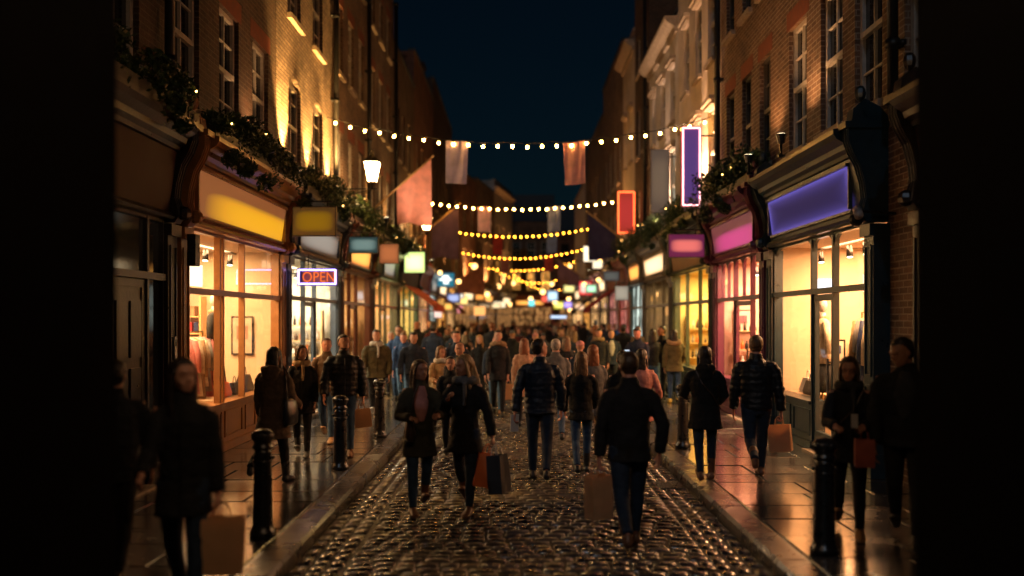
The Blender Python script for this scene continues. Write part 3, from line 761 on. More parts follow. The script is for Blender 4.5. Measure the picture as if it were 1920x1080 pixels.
shop(rL7, LEFT, 48.1, 54.9, P_['oxblood frame paint'], fas['rust'], [50, 51.6, 53.3], pane='lit_amber', lite=True, sign=(GL['cream'], 49, 53.5, 3.45, 3.95))
shop(rL7, LEFT, 55.1, 61.9, P_['cream frame paint'], fas['tan'], [57, 59, 60.5], pane='lit_warm', lite=True, sign=(GL['orange'], 56, 60.5, 3.45, 3.95))
shop(rR1, RIGHT, 6.6, 9.85, framepaint('umber frame paint', (.02, .013, .010)), fas['umber'], [7.8, 9.0], room=(.02, .015, .01), pane='pane_dark', conL=False)
shop(rR1, RIGHT, 10.9, 15.6, P_['teal black frame paint'], P_['teal black frame paint'], [12.45, 13.35], door=(12.45, 13.35), room=WI, energy=190, lc=(1, .50, .22), arch=True, sign=(GL['blue'], 11.5, 15.1, 3.44, 3.98), rd=2.8)
shop(rR1, RIGHT, 15.75, 19.9, P_['plum neon tinted frame paint'], fas['plum'], [16.8, 18.1], door=(16.8, 18.1), room=(.7, .48, .38), energy=130, lc=(1, .50, .27), arch=True, topbars=[17.45, 18.7, 19.2], sign=(GL['pink'], 16.15, 19.5, 3.44, 3.98), rd=2.6)
shop(rR2, RIGHT, 20.0, 25.15, P_['dark green frame paint'], fas['tan'], [21.6, 23.2], room=(.8, .6, .25), energy=120, lc=(1, .68, .25))
shop(rR3, RIGHT, 25.3, 30.6, P_['stone grey frame paint'], fas['grey'], [27, 28.8], room=(.25, .22, .18), energy=40, sign=(GL['cream'], 26.0, 29.9, 3.45, 3.95))
shop(rR4, RIGHT, 30.8, 34.3, P_['grey green frame paint'], fas['tan'], [32, 33.2], pane='lit_cool', lite=True, sign=(GL['orange'], 31.2, 33.9, 3.45, 3.95))
shop(rR5, RIGHT, 34.5, 38.1, P_['rose frame paint'], fas['rust'], [35.7, 36.9], pane='lit_pink', lite=True)
shop(rR6, RIGHT, 38.3, 42.5, P_['oxblood frame paint'], fas['rust'], [39.7, 41], pane='lit_pink', lite=True)
shop(rR6, RIGHT, 42.7, 46.9, P_['navy frame paint'], fas['dark'], [44, 45.5], pane='lit_warm', lite=True, sign=(GL['cream'], 43.3, 46.2, 3.45, 3.95))
shop(rR7, RIGHT, 47.1, 52.9, P_['oxblood frame paint'], fas['dark'], [49, 51], pane='lit_warm', lite=True, sign=(GL['orange'], 48, 52, 3.45, 3.95))
shop(rR7, RIGHT, 53.1, 58.9, P_['cream frame paint'], fas['tan'], [55, 57], pane='lit_amber', lite=True)
# brick pier on the right between the dark shop and the blue one is the brick wall itself

# ------------------------------------------------------------------ signs that hang out over the pavement
def hsign(name, label, d, x0, x1, z0, z1, face, rim, cat='sign', neon=None, side=None, th=.10, post=True, group=None, arm=True):
    side = side if side is not None else (-1 if x0 < 0 else 1)
    wx = side*((WL if side < 0 else WR)-.26); cx = (x0+x1)/2
    root = empty(name, (wx, d, (z0+z1)/2), label, cat, group)
    m = MB(); m.box(x0, x1, d, d+th, z0, z1); m.build('box', rim, root)
    m = MB(); i = .02; y = d-.004
    m.quad((x0+i, y, z0+i), (x1-i, y, z0+i), (x1-i, y, z1-i), (x0+i, y, z1-i), 0, True); m.build('panel', face, root)
    if neon:
        m = MB(); i = .035; r = .016; Y = d-.025
        P = [(x0+i, Y, z0+i), (x1-i, Y, z0+i), (x1-i, Y, z1-i), (x0+i, Y, z1-i)]
        for a, b in zip(P, P[1:]+P[:1]): m.bar(a, b, r, 8)
        for a in P: m.ball(a, r, 8, 6)
        m.build('neon_tube', neon, root, True)
    if arm:
        m = MB(); near = x0 if side < 0 else x1; far_ = x1 if side < 0 else x0
        if z1-z0 > 1.2:
            for z in (z0+.2, z1-.2): m.bar((near, d+th/2, z), (side*(abs(wx)+.25), d+th/2, z), .02)
        else:
            m.bar((side*(abs(wx)+.2), d+th/2, z1+.09), (far_-(far_-near)*.1, d+th/2, z1+.09), .016)
            for q in (.25, .8): m.bar((near+(far_-near)*q, d+th/2, z1), (near+(far_-near)*q, d+th/2, z1+.09), .01)
            m.bar((side*(abs(wx)+.2), d+th/2, z1+.45), (near+(far_-near)*.5, d+th/2, z1+.09), .01)
        m.build('bracket', M['iron'], root)
    return root
def soft(name, a, b, k, base, sc_=(2.1, 2.5)): return glow_panel(name, a, b, k, (.5, .5), sc_, base)  # unlit boards get a glow of their own too, brightest at mid panel
rimd = paint('sign rim', (.10, .08, .07), .4)
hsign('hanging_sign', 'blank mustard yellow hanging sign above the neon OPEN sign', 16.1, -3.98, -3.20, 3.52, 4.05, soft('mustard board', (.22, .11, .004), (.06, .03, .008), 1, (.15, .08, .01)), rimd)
op = hsign('open_sign', 'neon sign reading OPEN in orange letters inside a violet white border', 16.95, -4.10, -3.34, 2.67, 3.00, paint('violet sign back', (.05, .02, .07), .4), paint('indigo rim', (.03, .02, .12), .4), cat='neon sign', neon=emit('violet neon', (.50, .36, 1), 5.0), arm=False)
cu = bpy.data.curves.new('OPEN', 'FONT'); cu.body = 'OPEN'; cu.size = .235; cu.extrude = .008; cu.align_x = 'CENTER'; cu.align_y = 'CENTER'; cu.space_character = 1.02
tmp = bpy.data.objects.new('t', cu); col.objects.link(tmp); bpy.context.view_layer.update()
me = bpy.data.meshes.new_from_object(tmp); bpy.data.objects.remove(tmp)
bb = [v.co.x for v in me.vertices]; bz = [v.co.y for v in me.vertices]
me.transform(Matrix.Rotation(pi/2, 4, 'X') @ Matrix.Diagonal((.60/(max(bb)-min(bb)), .19/(max(bz)-min(bz)), 1, 1)))
me.materials.clear(); me.materials.append(emit('orange neon letter', (1, .16, .02), 1.0))
to = bpy.data.objects.new('lettering', me); col.objects.link(to); to.parent = op; to.location = Vector((-3.69, 16.93, 2.835))-origin(op)
vs = [v.co for v in me.vertices]; me.transform(Matrix.Translation((-(max(v.x for v in vs)+min(v.x for v in vs))/2, 0, -(max(v.z for v in vs)+min(v.z for v in vs))/2)))
m = MB(); m.bar((-4.06, 17, 2.9), (-4.3, 17, 2.9), .015); m.bar((-3.9, 17, 3.0), (-3.9, 17, 3.25), .008); m.build('bracket', M['iron'], op)
op_backing = MB(); op_backing.box(-3.99, -3.39, 16.935, 16.943, 2.735, 2.935); op_backing.build('backlight', emit('dull magenta backlight', (.22, .02, .06), .8), op)
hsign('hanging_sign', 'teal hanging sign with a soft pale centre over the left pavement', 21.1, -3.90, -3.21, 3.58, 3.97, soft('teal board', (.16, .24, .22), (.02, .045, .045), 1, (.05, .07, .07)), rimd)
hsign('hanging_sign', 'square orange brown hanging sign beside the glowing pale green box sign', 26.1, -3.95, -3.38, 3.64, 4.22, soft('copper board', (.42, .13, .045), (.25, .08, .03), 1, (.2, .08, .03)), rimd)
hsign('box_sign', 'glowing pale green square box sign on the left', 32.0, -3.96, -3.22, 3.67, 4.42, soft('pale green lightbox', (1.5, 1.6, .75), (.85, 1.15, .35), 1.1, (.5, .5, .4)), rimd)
bs = hsign('box_sign', 'blue square box sign with a white cross shaped mark', 47, -4.1, -3.2, 3.7, 4.45, emit('cyan blue lightbox', (.01, .22, .33), .8), rimd)
m = MB(); y = 46.98
for a in ((-3.82, -3.5, 4.22, 4.32), (-4.0, -3.35, 4.03, 4.14), (-3.88, -3.45, 4.14, 4.22), (-3.78, -3.5, 3.85, 4.03)): m.box(a[0], a[1], y-.01, y, a[2], a[3])
m.build('emblem', emit('white emblem', (.9, 1, .95), 1.6), bs)
hsign('neon_sign', 'tall purple vertical sign outlined in pink white neon on the cream building', 20.6, 3.75, 4.20, 4.60, 6.42, soft('violet board', (.075, .04, .17), (.09, .015, .09), 1, (.1, .04, .12), (1.2, 1.5)), paint('magenta rim', (.3, .03, .08), .4), cat='neon sign', neon=emit('pink white neon', (1, .42, .42), 4.5))
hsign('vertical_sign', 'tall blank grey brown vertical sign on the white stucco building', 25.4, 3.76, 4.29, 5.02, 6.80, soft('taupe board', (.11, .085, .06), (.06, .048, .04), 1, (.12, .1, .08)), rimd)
hsign('neon_sign', 'red vertical sign outlined in orange red neon on the right', 33.0, 3.68, 4.32, 5.15, 6.70, soft('scarlet board', (.42, .035, .03), (.30, .03, .02), 1, (.3, .03, .02)), paint('red rim', (.3, .03, .02), .4), cat='neon sign', neon=emit('red orange neon', (1, .13, .03), 6))
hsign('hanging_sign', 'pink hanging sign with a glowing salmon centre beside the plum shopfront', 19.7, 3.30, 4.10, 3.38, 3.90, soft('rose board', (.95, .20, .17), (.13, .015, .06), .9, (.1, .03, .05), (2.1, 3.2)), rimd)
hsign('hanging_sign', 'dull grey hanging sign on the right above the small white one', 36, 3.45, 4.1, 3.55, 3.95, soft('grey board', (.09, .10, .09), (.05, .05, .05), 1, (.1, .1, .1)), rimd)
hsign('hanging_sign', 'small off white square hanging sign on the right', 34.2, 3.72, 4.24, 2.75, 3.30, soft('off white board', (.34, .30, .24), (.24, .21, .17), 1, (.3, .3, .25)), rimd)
hsign('box_sign', 'brightly lit white box sign beside the navy flag', 46, 3.4, 3.98, 4.95, 5.75, emit('white lightbox', (1, .85, .6), 1.8), rimd)
hsign('box_sign', 'lower of the two white lit box signs beside the navy flag', 46.4, 3.9, 4.42, 4.62, 5.05, emit('white lightbox low', (1, .8, .55), 1.5), rimd)
hsign('box_sign', 'glowing red and white square box sign on the far right side', 50, 3.45, 4.2, 3.35, 4.15, soft('red white lightbox', (1.4, .75, .6), (.7, .03, .04), 1.2, (.3, .1, .1)), rimd)
hsign('box_sign', 'yellow green oval glowing sign at the far end of the street', 88, 3.6, 4.85, 3.0, 3.75, soft('lime lightbox', (1.2, 1.1, .25), (.5, .42, .03), 1.2, (.3, .3, .1)), rimd, side=1)
hsign('box_sign', 'round turquoise light sign far down the street left of centre', 80, 1.05, 1.65, 3.15, 3.75, soft('turquoise lightbox', (.25, 1.1, 1.1), (.02, .25, .3), 1.3, (.1, .2, .2), (1.9, 1.9)), rimd, side=1, arm=False)
hsign('box_sign', 'blue white striplight sign low at the far end', 90, 3.4, 5.0, 2.1, 2.4, emit('blue white lightbox', (.6, .75, 1), 1.4), rimd, side=1, arm=False)
hsign('box_sign', 'small navy sign with two pale blue lights far on the left', 52, -4.0, -3.2, 2.95, 3.55, soft('blue pair lightbox', (.5, .6, 1), (.03, .03, .09), 1.0, (.1, .1, .2)), rimd)
hsign('box_sign', 'pale square lit sign low on the far left row', 44, -4.0, -3.6, 2.1, 2.6, emit('rosy white lightbox', (1, .7, .6), 1.2), rimd)
hsign('box_sign', 'amber lit sign on the far left row', 58, -4.0, -3.1, 3.0, 3.5, emit('amber lightbox', (1, .65, .2), 1.7), rimd)
hsign('box_sign', 'orange lit sign on the bend of the far left row', 68, -3.2, -2.3, 2.3, 3.0, emit('deep orange lightbox', (1, .42, .12), 1.5), rimd, arm=False)
hsign('box_sign', 'pale cream sign in the middle of the bend of the left row', 76, -1.9, -.9, 3.0, 3.5, emit('cream white lightbox', (1, .8, .5), 1.4), rimd, arm=False)

for k_, (cn, c_, sd_, d_, xo, z_, w_, h_) in enumerate([('amber', (1, .5, .1), -1, 50, .5, 2.5, .5, .45), ('white', (1, .9, .75), -1, 56.5, .7, 3.3, .7, .35), ('rose', (1, .3, .35), -1, 61, .4, 2.4, .45, .6), ('pale green', (.5, 1, .6), 1, 40.5, .6, 3.2, .5, .4),
    ('peach', (1, .6, .35), 1, 49, .5, 2.5, .55, .4), ('lemon', (1, .85, .3), 1, 54, .7, 3.6, .7, .5), ('violet', (.5, .35, 1), 1, 58, .6, 2.7, .6, .5), ('ice blue', (.55, .8, 1), 1, 65, 1.2, 3.3, .8, .8), ('orange', (1, .35, .06), -1, 66, -.9, 3.4, .7, .5), ('cream', (1, .75, .4), -1, 73, -1.9, 2.9, .8, .4), ('scarlet', (1, .1, .06), 1, 70, 1.6, 3.3, .7, .6)]):
    x_ = -(WL-.3-xo)+0 if sd_ < 0 else WR-.3-xo-w_
    x_ = -(WL-.3)+xo*.2 if sd_ < 0 and xo > 0 else (-(WL-.3)-xo+.2 if sd_ < 0 else x_)
    hsign('box_sign', 'small %s lit sign far down the %s row' % (cn, 'left' if sd_ < 0 else 'right'), d_, x_, x_+w_, z_, z_+h_, soft(cn+' far sign', rgb(c_, 1.5), rgb(c_, .45), 1, (.2, .2, .2)), rimd, side=sd_, arm=xo > 0 and xo < 1)
# ------------------------------------------------------------------ festoon strings
cv = MB(); cv.ball((0, 0, -.031), (.031, .031, .036), 10, 7); cv.lathe((0, 0, 0), [(.02, -.01), (.022, .0), (.022, .045), (.012, .06)], 8, 1)
def festoon(label, y, xa, za, xb, zb, zm, gap, dy=0):
    root = empty('string_lights', (xa, y, za), label, 'string lights', 'strings of bulbs across the street')
    L = xb-xa; n = int(L/gap); A = (za+zb)/2-zm
    def P(t):
        z = za+(zb-za)*t-4*A*t*(1-t)
        return Vector((xa+L*t, y+dy*t+.03*sin(t*23), z+.012*sin(t*57)))
    m = MB(); m.tube([P(i/60) for i in range(61)], .010, 5); m.build('cable', M['wire'], root)
    first = None
    for i in range(n):
        t = (i+.6)/n; p = P(t)-Vector((0, 0, .055))
        if first is None:
            first = cv.build('bulb', None, None, True, mats=[M['bulb_fill' if y < 8 else 'bulb_mid' if y < 20 else 'bulb' if y < 45 else 'bulb_far'], M['iron']]); o = first
        else: o = first.copy(); col.objects.link(o)
        o.parent = root; o.location = p-origin(root)
    return P
fest = [
 ('nearest string of warm bulbs, the one carrying the lilac and salmon banners', 21.0, -WL, 6.72, WR, 6.72, 6.12, .33, 0),
 ('second string of bulbs, with a pink banner and a slate blue banner', 38.0, -WL, 7.1, WR, 7.1, 6.72, .33, 0),
 ('third string of bulbs, with the brightest red banner', 51, -WL, 7.2, WR, 7.3, 6.75, .33, 0),
 ('fourth string of bulbs down the street, with a small crimson banner', 60, -WL, 6.7, WR, 6.75, 6.12, .33, 0),
 ('fifth string of bulbs, the long slanting one', 67, -3.6, 6.2, WR, 6.5, 5.75, .33, 2),
 ('sixth string of bulbs, low and near the far end', 76, -1.9, 6.3, 5, 6.1, 5.2, .36, 3),
 ('farthest string of bulbs', 86, -.4, 6.5, 6, 5.8, 4.9, .4, 4)]
FP = [festoon(*f) for f in fest]
festoon('short string of bulbs between the piers, added out of view as fill light', 3.4, -1.85, 4.9, 1.85, 4.9, 4.6, .34)  # added above the view to light the fronts of the near figures
def fabric(name, c, tr=.35):
    m, nt, b = nm(name)
    tc = nd(nt, 'ShaderNodeTexCoord'); n = nd(nt, 'ShaderNodeTexNoise', Scale=3.0, Detail=4.0); lk(nt, tc, 'Object', n, 'Vector')
    r = ramp(nt, [(.3, rgb(c, .75)), (.7, rgb(c, 1.2))]); lk(nt, n, 'Fac', r, 'Fac'); lk(nt, r, 'Color', b, 'Base Color')
    b.inputs['Roughness'].default_value = .85
    t = nd(nt, 'ShaderNodeBsdfTranslucent'); lk(nt, r, 'Color', t, 'Color')
    mx = nd(nt, 'ShaderNodeMixShader'); mx.inputs['Fac'].default_value = tr
    lk(nt, b, 'BSDF', mx, 1); lk(nt, t, 'BSDF', mx, 2); lk(nt, mx, 'Shader', nt.nodes['Material Output'], 'Surface')
    return m
def banner(label, fi, x, w_, h_, c, lean=0):
    L = fest[fi]; t = (x-L[2])/(L[4]-L[2]); m = MB(); nx, nz = 8, 10; P = []
    for j in range(nz+1):
        for i in range(nx+1):
            a, b = i/nx, j/nz; xx = x+(a-.5)*w_*(1-.06*b)+lean*b
            top = FP[fi]((xx-lean*b-L[2])/(L[4]-L[2]))
            P.append((xx, top.y+.03*sin(a*7+b*2)*(.3+b)+.01*sin(a*17), top.z-.012-h_*b-.01*sin(a*3.1)*b))
    F = [(j*(nx+1)+i, j*(nx+1)+i+1, (j+1)*(nx+1)+i+1, (j+1)*(nx+1)+i) for j in range(nz) for i in range(nx)]
    m.add(P, F); o = m.build('banner', fabric('banner cloth '+label[:12], c), None, True)
    recentre(o); tag(o, label, 'banner', 'banners hung from the strings of bulbs')
banner('lilac grey banner hanging from the nearest string of bulbs', 0, -1.37, .52, .98, (.62, .55, .78), -.03)
banner('salmon banner hanging from the nearest string of bulbs', 0, 1.34, .50, .98, (.90, .50, .50), .03)
banner('pink banner hanging from the second string of bulbs', 1, -1.35, .56, 1.05, (.9, .55, .58))
banner('slate blue banner hanging from the second string of bulbs', 1, 1.58, .55, 1.05, (.42, .52, .8))
banner('bright red banner hanging from the third string of bulbs', 2, -1.05, .58, 1.12, (.65, .08, .05))
banner('steel blue banner hanging from the third string of bulbs', 2, 2.0, .6, 1.1, (.32, .45, .8))
banner('small crimson banner hanging from the fourth string of bulbs', 3, 2.15, .6, 1.05, (.65, .10, .08))
banner('dull rose banner hanging from the fourth string of bulbs', 3, -.75, .6, 1.0, (.45, .18, .14))

# ------------------------------------------------------------------ flags on poles
def flag(label, side, d, zb, zt, xt, c, zlow, t0=.42, xb=None):
    wx = side*((WL if side < 0 else WR)-.02); root = empty('flag', (wx, d, zb), label, 'flag', 'flags on angled poles')
    a, b = Vector((wx, d, zb)), Vector((xt, d, zt))
    m = MB(); m.tube([a, b], [.03, .022], 8); m.ball(b, .04, 8, 6); m.build('pole', M['wood'], root, True)
    m = MB(); m.box(min(wx, wx-side*.06), max(wx, wx-side*.06), d-.08, d+.08, zb-.14, zb+.14); m.build('socket', M['iron'], root)
    m = MB(); nx, nz = 10, 12; P = []
    for j in range(nz+1):
        for i in range(nx+1):
            s_, q = i/nx, j/nz; p = a.lerp(b, t0+(.97-t0)*s_); bot = zlow+.05*sin(s_*5)
            z = p.z-.02+(bot-p.z)*q
            P.append((p.x-side*.0+.03*q*sin(s_*8), d+.10*sin(s_*9+q*1.5)*q+.02, z))
    F = [(j*(nx+1)+i, j*(nx+1)+i+1, (j+1)*(nx+1)+i+1, (j+1)*(nx+1)+i) for j in range(nz) for i in range(nx)]
    m.add(P, F); m.build('cloth', fabric('flag cloth '+label[:8]+str(d), c, .3), root, True)
flag('salmon red flag on an angled pole by the wall lantern', -1, 26.6, 5.1, 6.82, -2.44, (.92, .42, .36), 4.84, .45)
flag('dark purple flag on an angled pole beyond the salmon flag', -1, 38.5, 5.3, 6.95, -2.40, (.09, .05, .10), 4.65, .40)
flag('dark navy flag on an angled pole on the right', 1, 36.2, 5.05, 6.35, 2.8, (.05, .05, .15), 4.45, .30)
flag('small dull pink flag on the far left row', -1, 56, 4.0, 5.5, -1.9, (.5, .22, .18), 3.6, .3)
flag('small mauve flag on the far right row', 1, 54, 4.2, 5.6, 2.4, (.30, .18, .25), 4.0, .35)

# ------------------------------------------------------------------ lamps
def lantern(label, side, d, xl, zb, hgt, sz=1.0):
    wx = side*(WL if side < 0 else WR); root = empty('wall_lantern', (wx, d, zb-.15), label, 'street lamp', 'wall lanterns on brackets')
    m = MB(); H = hgt; g = H*.56; r0, r1 = .10*sz, .19*sz
    m.loft([[(xl+r*a, d+r*b, z) for a, b in ((-1, -1), (1, -1), (1, 1), (-1, 1))] for r, z in ((r0, zb+.06), (r1, zb+.06+g))]); m.build('lantern_glass', M['lampglass'], root)
    m = MB()
    for a, b in ((-1, -1), (1, -1), (1, 1), (-1, 1)): m.bar((xl+r0*a*1.02, d+r0*b*1.02, zb+.05), (xl+r1*a*1.03, d+r1*b*1.03, zb+.07+g), .011)
    zt = zb+.06+g
    m.loft([[(xl+r*a, d+r*b, z) for a, b in ((-1, -1), (1, -1), (1, 1), (-1, 1))] for r, z in ((r1*1.12, zt), (r1*1.12, zt+.025), (r1*.75, zt+H*.13), (r1*.34, zt+H*.22), (r1*.34, zt+H*.27), (.01, zt+H*.32))])
    m.ball((xl, d, zt+H*.36), (.03, .03, .05), 8, 6); m.box(xl-r0*1.1, xl+r0*1.1, d-r0*1.1, d+r0*1.1, zb+.02, zb+.055)
    m.lathe((xl, d, zb-.12), [(.02, 0), (.045, .03), (.02, .07), (.05, .13)], 8); m.build('lantern_frame', M['iron'], root)
    m = MB(); m.bar((wx, d, zb-.12), (xl-side*.12, d, zb-.12), .018)
    m.tube([(wx-side*.0, d, zb-.5), (wx-side*.12, d, zb-.48), (wx-side*.25, d, zb-.36), (wx-side*.40, d, zb-.25), (xl, d, zb-.14)], .013, 6)
    m.tube([(wx-side*(.14+.09*cos(k)), d, zb-.27+.09*sin(k)) for k in [x*.6 for x in range(9)]], .010, 5)
    m.box(min(wx, wx-side*.04), max(wx, wx-side*.04), d-.05, d+.05, zb-.6, zb+.02)
    m.build('bracket', M['iron'], root)
lantern('large lit lantern on a scrolled iron bracket near the nearest string of bulbs', -1, 21.95, -3.49, 5.32, .80, .88)
lantern('lit lantern partly behind the salmon flag', -1, 35.5, -3.52, 5.5, .78, 1.05)
def globe(label, x, d, z, r=.17, mat='globe'):
    r *= .72
    side = -1 if x < 0 else 1; wx = side*(WL if side < 0 else WR)
    root = empty('globe_lamp', (x, d, z), label, 'lamp', 'round lamps on brackets'); m = MB(); m.ball((x, d, z), r, 12, 8); m.build('globe', M[mat], root, True)
    m = MB(); m.bar((x, d, z+r), (x, d, z+r+.15), .02); m.bar((x, d, z+r+.15), (wx if d < 60 else x+side*.5, d, z+r+.25), .015); m.lathe((x, d, z+r-.02), [(.08, 0), (.05, .05)], 8); m.build('bracket', M['iron'], root)
for lab, x, d, z, r, mt in [('round warm lamp above the far left pavement, the largest globe', -2.9, 63, 5.7, .3, 'globe'),
    ('small globe lamp on the far left row above an amber sign', -3.3, 52, 4.2, .2, 'globe'), ('globe lamp on the bend of the left row', -1.6, 80, 4.9, .33, 'globe'),
    ('small orange lamp beside the far flag on the left', -3.7, 44, 4.3, .15, 'globe'), ('pair lamp over the far right awning', 3.6, 48, 3.9, .16, 'globe'),
    ('round lamp on the far right row under the fourth string', 3.3, 56, 5.3, .2, 'globe'), ('low round lamp at the far right row', 3.0, 52, 3.2, .16, 'globe'),
    ('lamp above the red awning on the right', 3.9, 43, 3.9, .15, 'globe'), ('amber lamp on the far left row between two lit signs', -3.4, 60, 3.9, .26, 'globe'), ('amber lamp over the bend of the left row', -2.3, 72, 4.0, .28, 'globe'),
    ('low amber lamp left of centre near the end', -.6, 84, 3.4, .26, 'globe'), ('amber lamp right of the lime sign', 5.6, 90, 4.2, .3, 'globe'), ('warm lamp under the sixth string', 2.9, 74, 4.9, .26, 'globe'),
    ('low amber lamp by the far right awning', 3.5, 60, 2.9, .2, 'globe'), ('dim amber lamp above the far cream house', -.3, 90, 5.6, .3, 'globe'), ('distant warm lamp just right of centre', 3.6, 84, 3.6, .3, 'globe'),
    ('distant amber lamp near the lime sign', 2.4, 82, 4.5, .34, 'globe'), ('distant lamp high over the end of the street', 1.4, 88, 4.0, .3, 'globe'),
    ('distant lamp low over the crowd on the right', 5.0, 84, 2.9, .28, 'globe'), ('second lamp of the far right row beyond the box signs', 3.7, 40, 4.6, .12, 'globe')]:
    globe(lab, x, d, z, r, mt)
m = MB(); m.ball((0, 0, 0), .16, 12, 8); 
# floodlights that wash the yellow brick wall
def flood(label, side, u, v, z, e, c, spread=70, aim=(0, -.12, 1)):
    fr = LEFT if side < 0 else RIGHT; p = fr(u, v, z)
    root = empty('floodlight', p, label, 'floodlight', 'floodlights on the shop cornices'); m = MB(fr)
    m.tube([fr(u, v, z-.02), fr(u, v, z+.12)], [.05, .085], 10); m.bar(fr(u, v, z-.2), fr(u, v, z), .02); m.box(u-.05, u+.05, v-.05, v+.05, z-.22, z-.19); m.build('housing', M['iron'], root)
    m = MB(fr); m.tube([fr(u, v, z+.121), fr(u, v, z+.125)], .07, 10); m.build('lens', M['spotface'], root)
    d = fr.t*aim[0]+fr.n*aim[1]; dv = Vector((d.x, d.y, aim[2]))
    q = dv.to_track_quat('-Z', 'Y').to_euler()
    light('SPOT', 'flood_beam', fr(u, v, z+.22), e*FLOODK, c, .05, rot=q, parent=root, spot_size=R(spread), spot_blend=.8)
FC = (1, .50, .13)
flood('floodlight at the foot of the first lit pier of the yellow brick wall', -1, 17.05, .28, 4.72, 480, FC, 58, (0, -.20, 1))
flood('floodlight between the two arched windows', -1, 19.05, .28, 4.72, 480, FC, 58, (0, -.20, 1))
flood('floodlight at the far edge of the yellow brick wall', -1, 21.1, .28, 4.72, 480, FC, 58, (0, -.20, 1))
flood('floodlight at the foot of the wall beside the large lantern', -1, 21.95, .28, 4.72, 50, FC)
flood('floodlight under the salmon flag', -1, 26.9, .30, 4.72, 80, FC)
flood('floodlight under the lit windows beyond the salmon flag', -1, 30.3, .30, 4.72, 60, FC)
flood('floodlight among the leaves below the dark purple flag', -1, 37.9, .30, 4.72, 70, FC)
flood('floodlight added on the cornice to brighten the salmon flag', -1, 25.2, .8, 4.75, 26, (1, .6, .35), 120, (.6, .9, .6))  # extra lamp aimed outward to brighten the flag cloth
flood('floodlight at the foot of the cream building', 1, 21.6, .35, 4.75, 240, (1, .55, .30), 100)
flood('floodlight at the near corner of the brown brick wall on the right', 1, 15.6, .5, 4.75, 16, (1, .45, .16), 110)
flood('floodlight at the foot of the white stucco building', 1, 27.0, .35, 4.75, 180, (1, .62, .4), 100)
flood('floodlight below the red neon sign', 1, 33.2, .35, 4.75, 60, (1, .42, .16))
flood('floodlight on the far right row near the navy flag', 1, 39.0, .35, 4.75, 60, (1, .42, .16))
flood('floodlight on the far left red brick building', -1, 43.6, .35, 4.75, 80, (1, .42, .12))
flood('floodlight above the ochre shop between two sash windows', -1, 14.8, .34, 4.72, 14, (1, .5, .2), 100)
flood('floodlight above the blue sign between two sash windows', 1, 13.7, .5, 4.72, 20, (1, .5, .2), 110)
flood('floodlight far along the left row', -1, 55.6, .35, 4.75, 90, (1, .42, .12))
flood('floodlight far along the right row', 1, 52.2, .35, 4.75, 90, (1, .42, .12))

for i_, (lab, x, y) in enumerate([('floodlight washing the first building of the left bend', -3.3, 66), ('floodlight washing the middle building of the left bend', -2.1, 74), ('floodlight washing the cream house in the left bend', -.8, 82)]):
    root = empty('floodlight', (x, y, 4.6), lab, 'floodlight', 'floodlights on the shop cornices'); m = MB(); m.tube([(x, y, 4.5), (x, y, 4.7)], [.06, .1], 8); m.build('housing', M['iron'], root)
    light('SPOT', 'flood_beam', (x, y, 4.85), 900, (1, .42, .13), .06, rot=Vector((-.15, .25, 1)).to_track_quat('-Z', 'Y').to_euler(), parent=root, spot_size=R(110), spot_blend=.9)
# ------------------------------------------------------------------ awnings
def awning(label, side, u0, u1, c):
    fr = LEFT if side < 0 else RIGHT; root = empty('awning', fr((u0+u1)/2, .3, 3.0), label, 'awning', 'shop awnings')
    m = MB(fr); n = 14
    for i in range(n):
        a, b = u0+(u1-u0)*i/n, u0+(u1-u0)*(i+1)/n; g = lambda u, v, z: fr(u, v, z)
        m.hexa([fr(a, .30, 3.28), fr(b, .30, 3.28), fr(a, 1.35, 2.50), fr(b, 1.35, 2.50), fr(a, .30, 3.32), fr(b, .30, 3.32), fr(a, 1.37, 2.54), fr(b, 1.37, 2.54)])
        m.box(a+.01, b-.01, 1.36, 1.38, 2.32+.03*(i % 2), 2.52)
    m.build('canopy', fabric('awning '+label[:10], c, .25), root)
    m = MB(fr)
    for u in (u0+.1, u1-.1): m.bar(fr(u, .3, 2.5), fr(u, 1.34, 2.5), .015)
    m.build('arm', M['iron'], root)
awning('salmon orange awning over the shop beyond the pale green box sign', -1, 33.2, 38.4, (.75, .22, .12))
awning('dark red awning on the right beyond the small white sign', 1, 38.6, 42.2, (.40, .03, .04))
awning('rusty awning far down the left row', -1, 49, 54, (.35, .14, .08))
awning('black awning on the far right row', 1, 47.6, 52.4, (.05, .04, .04))

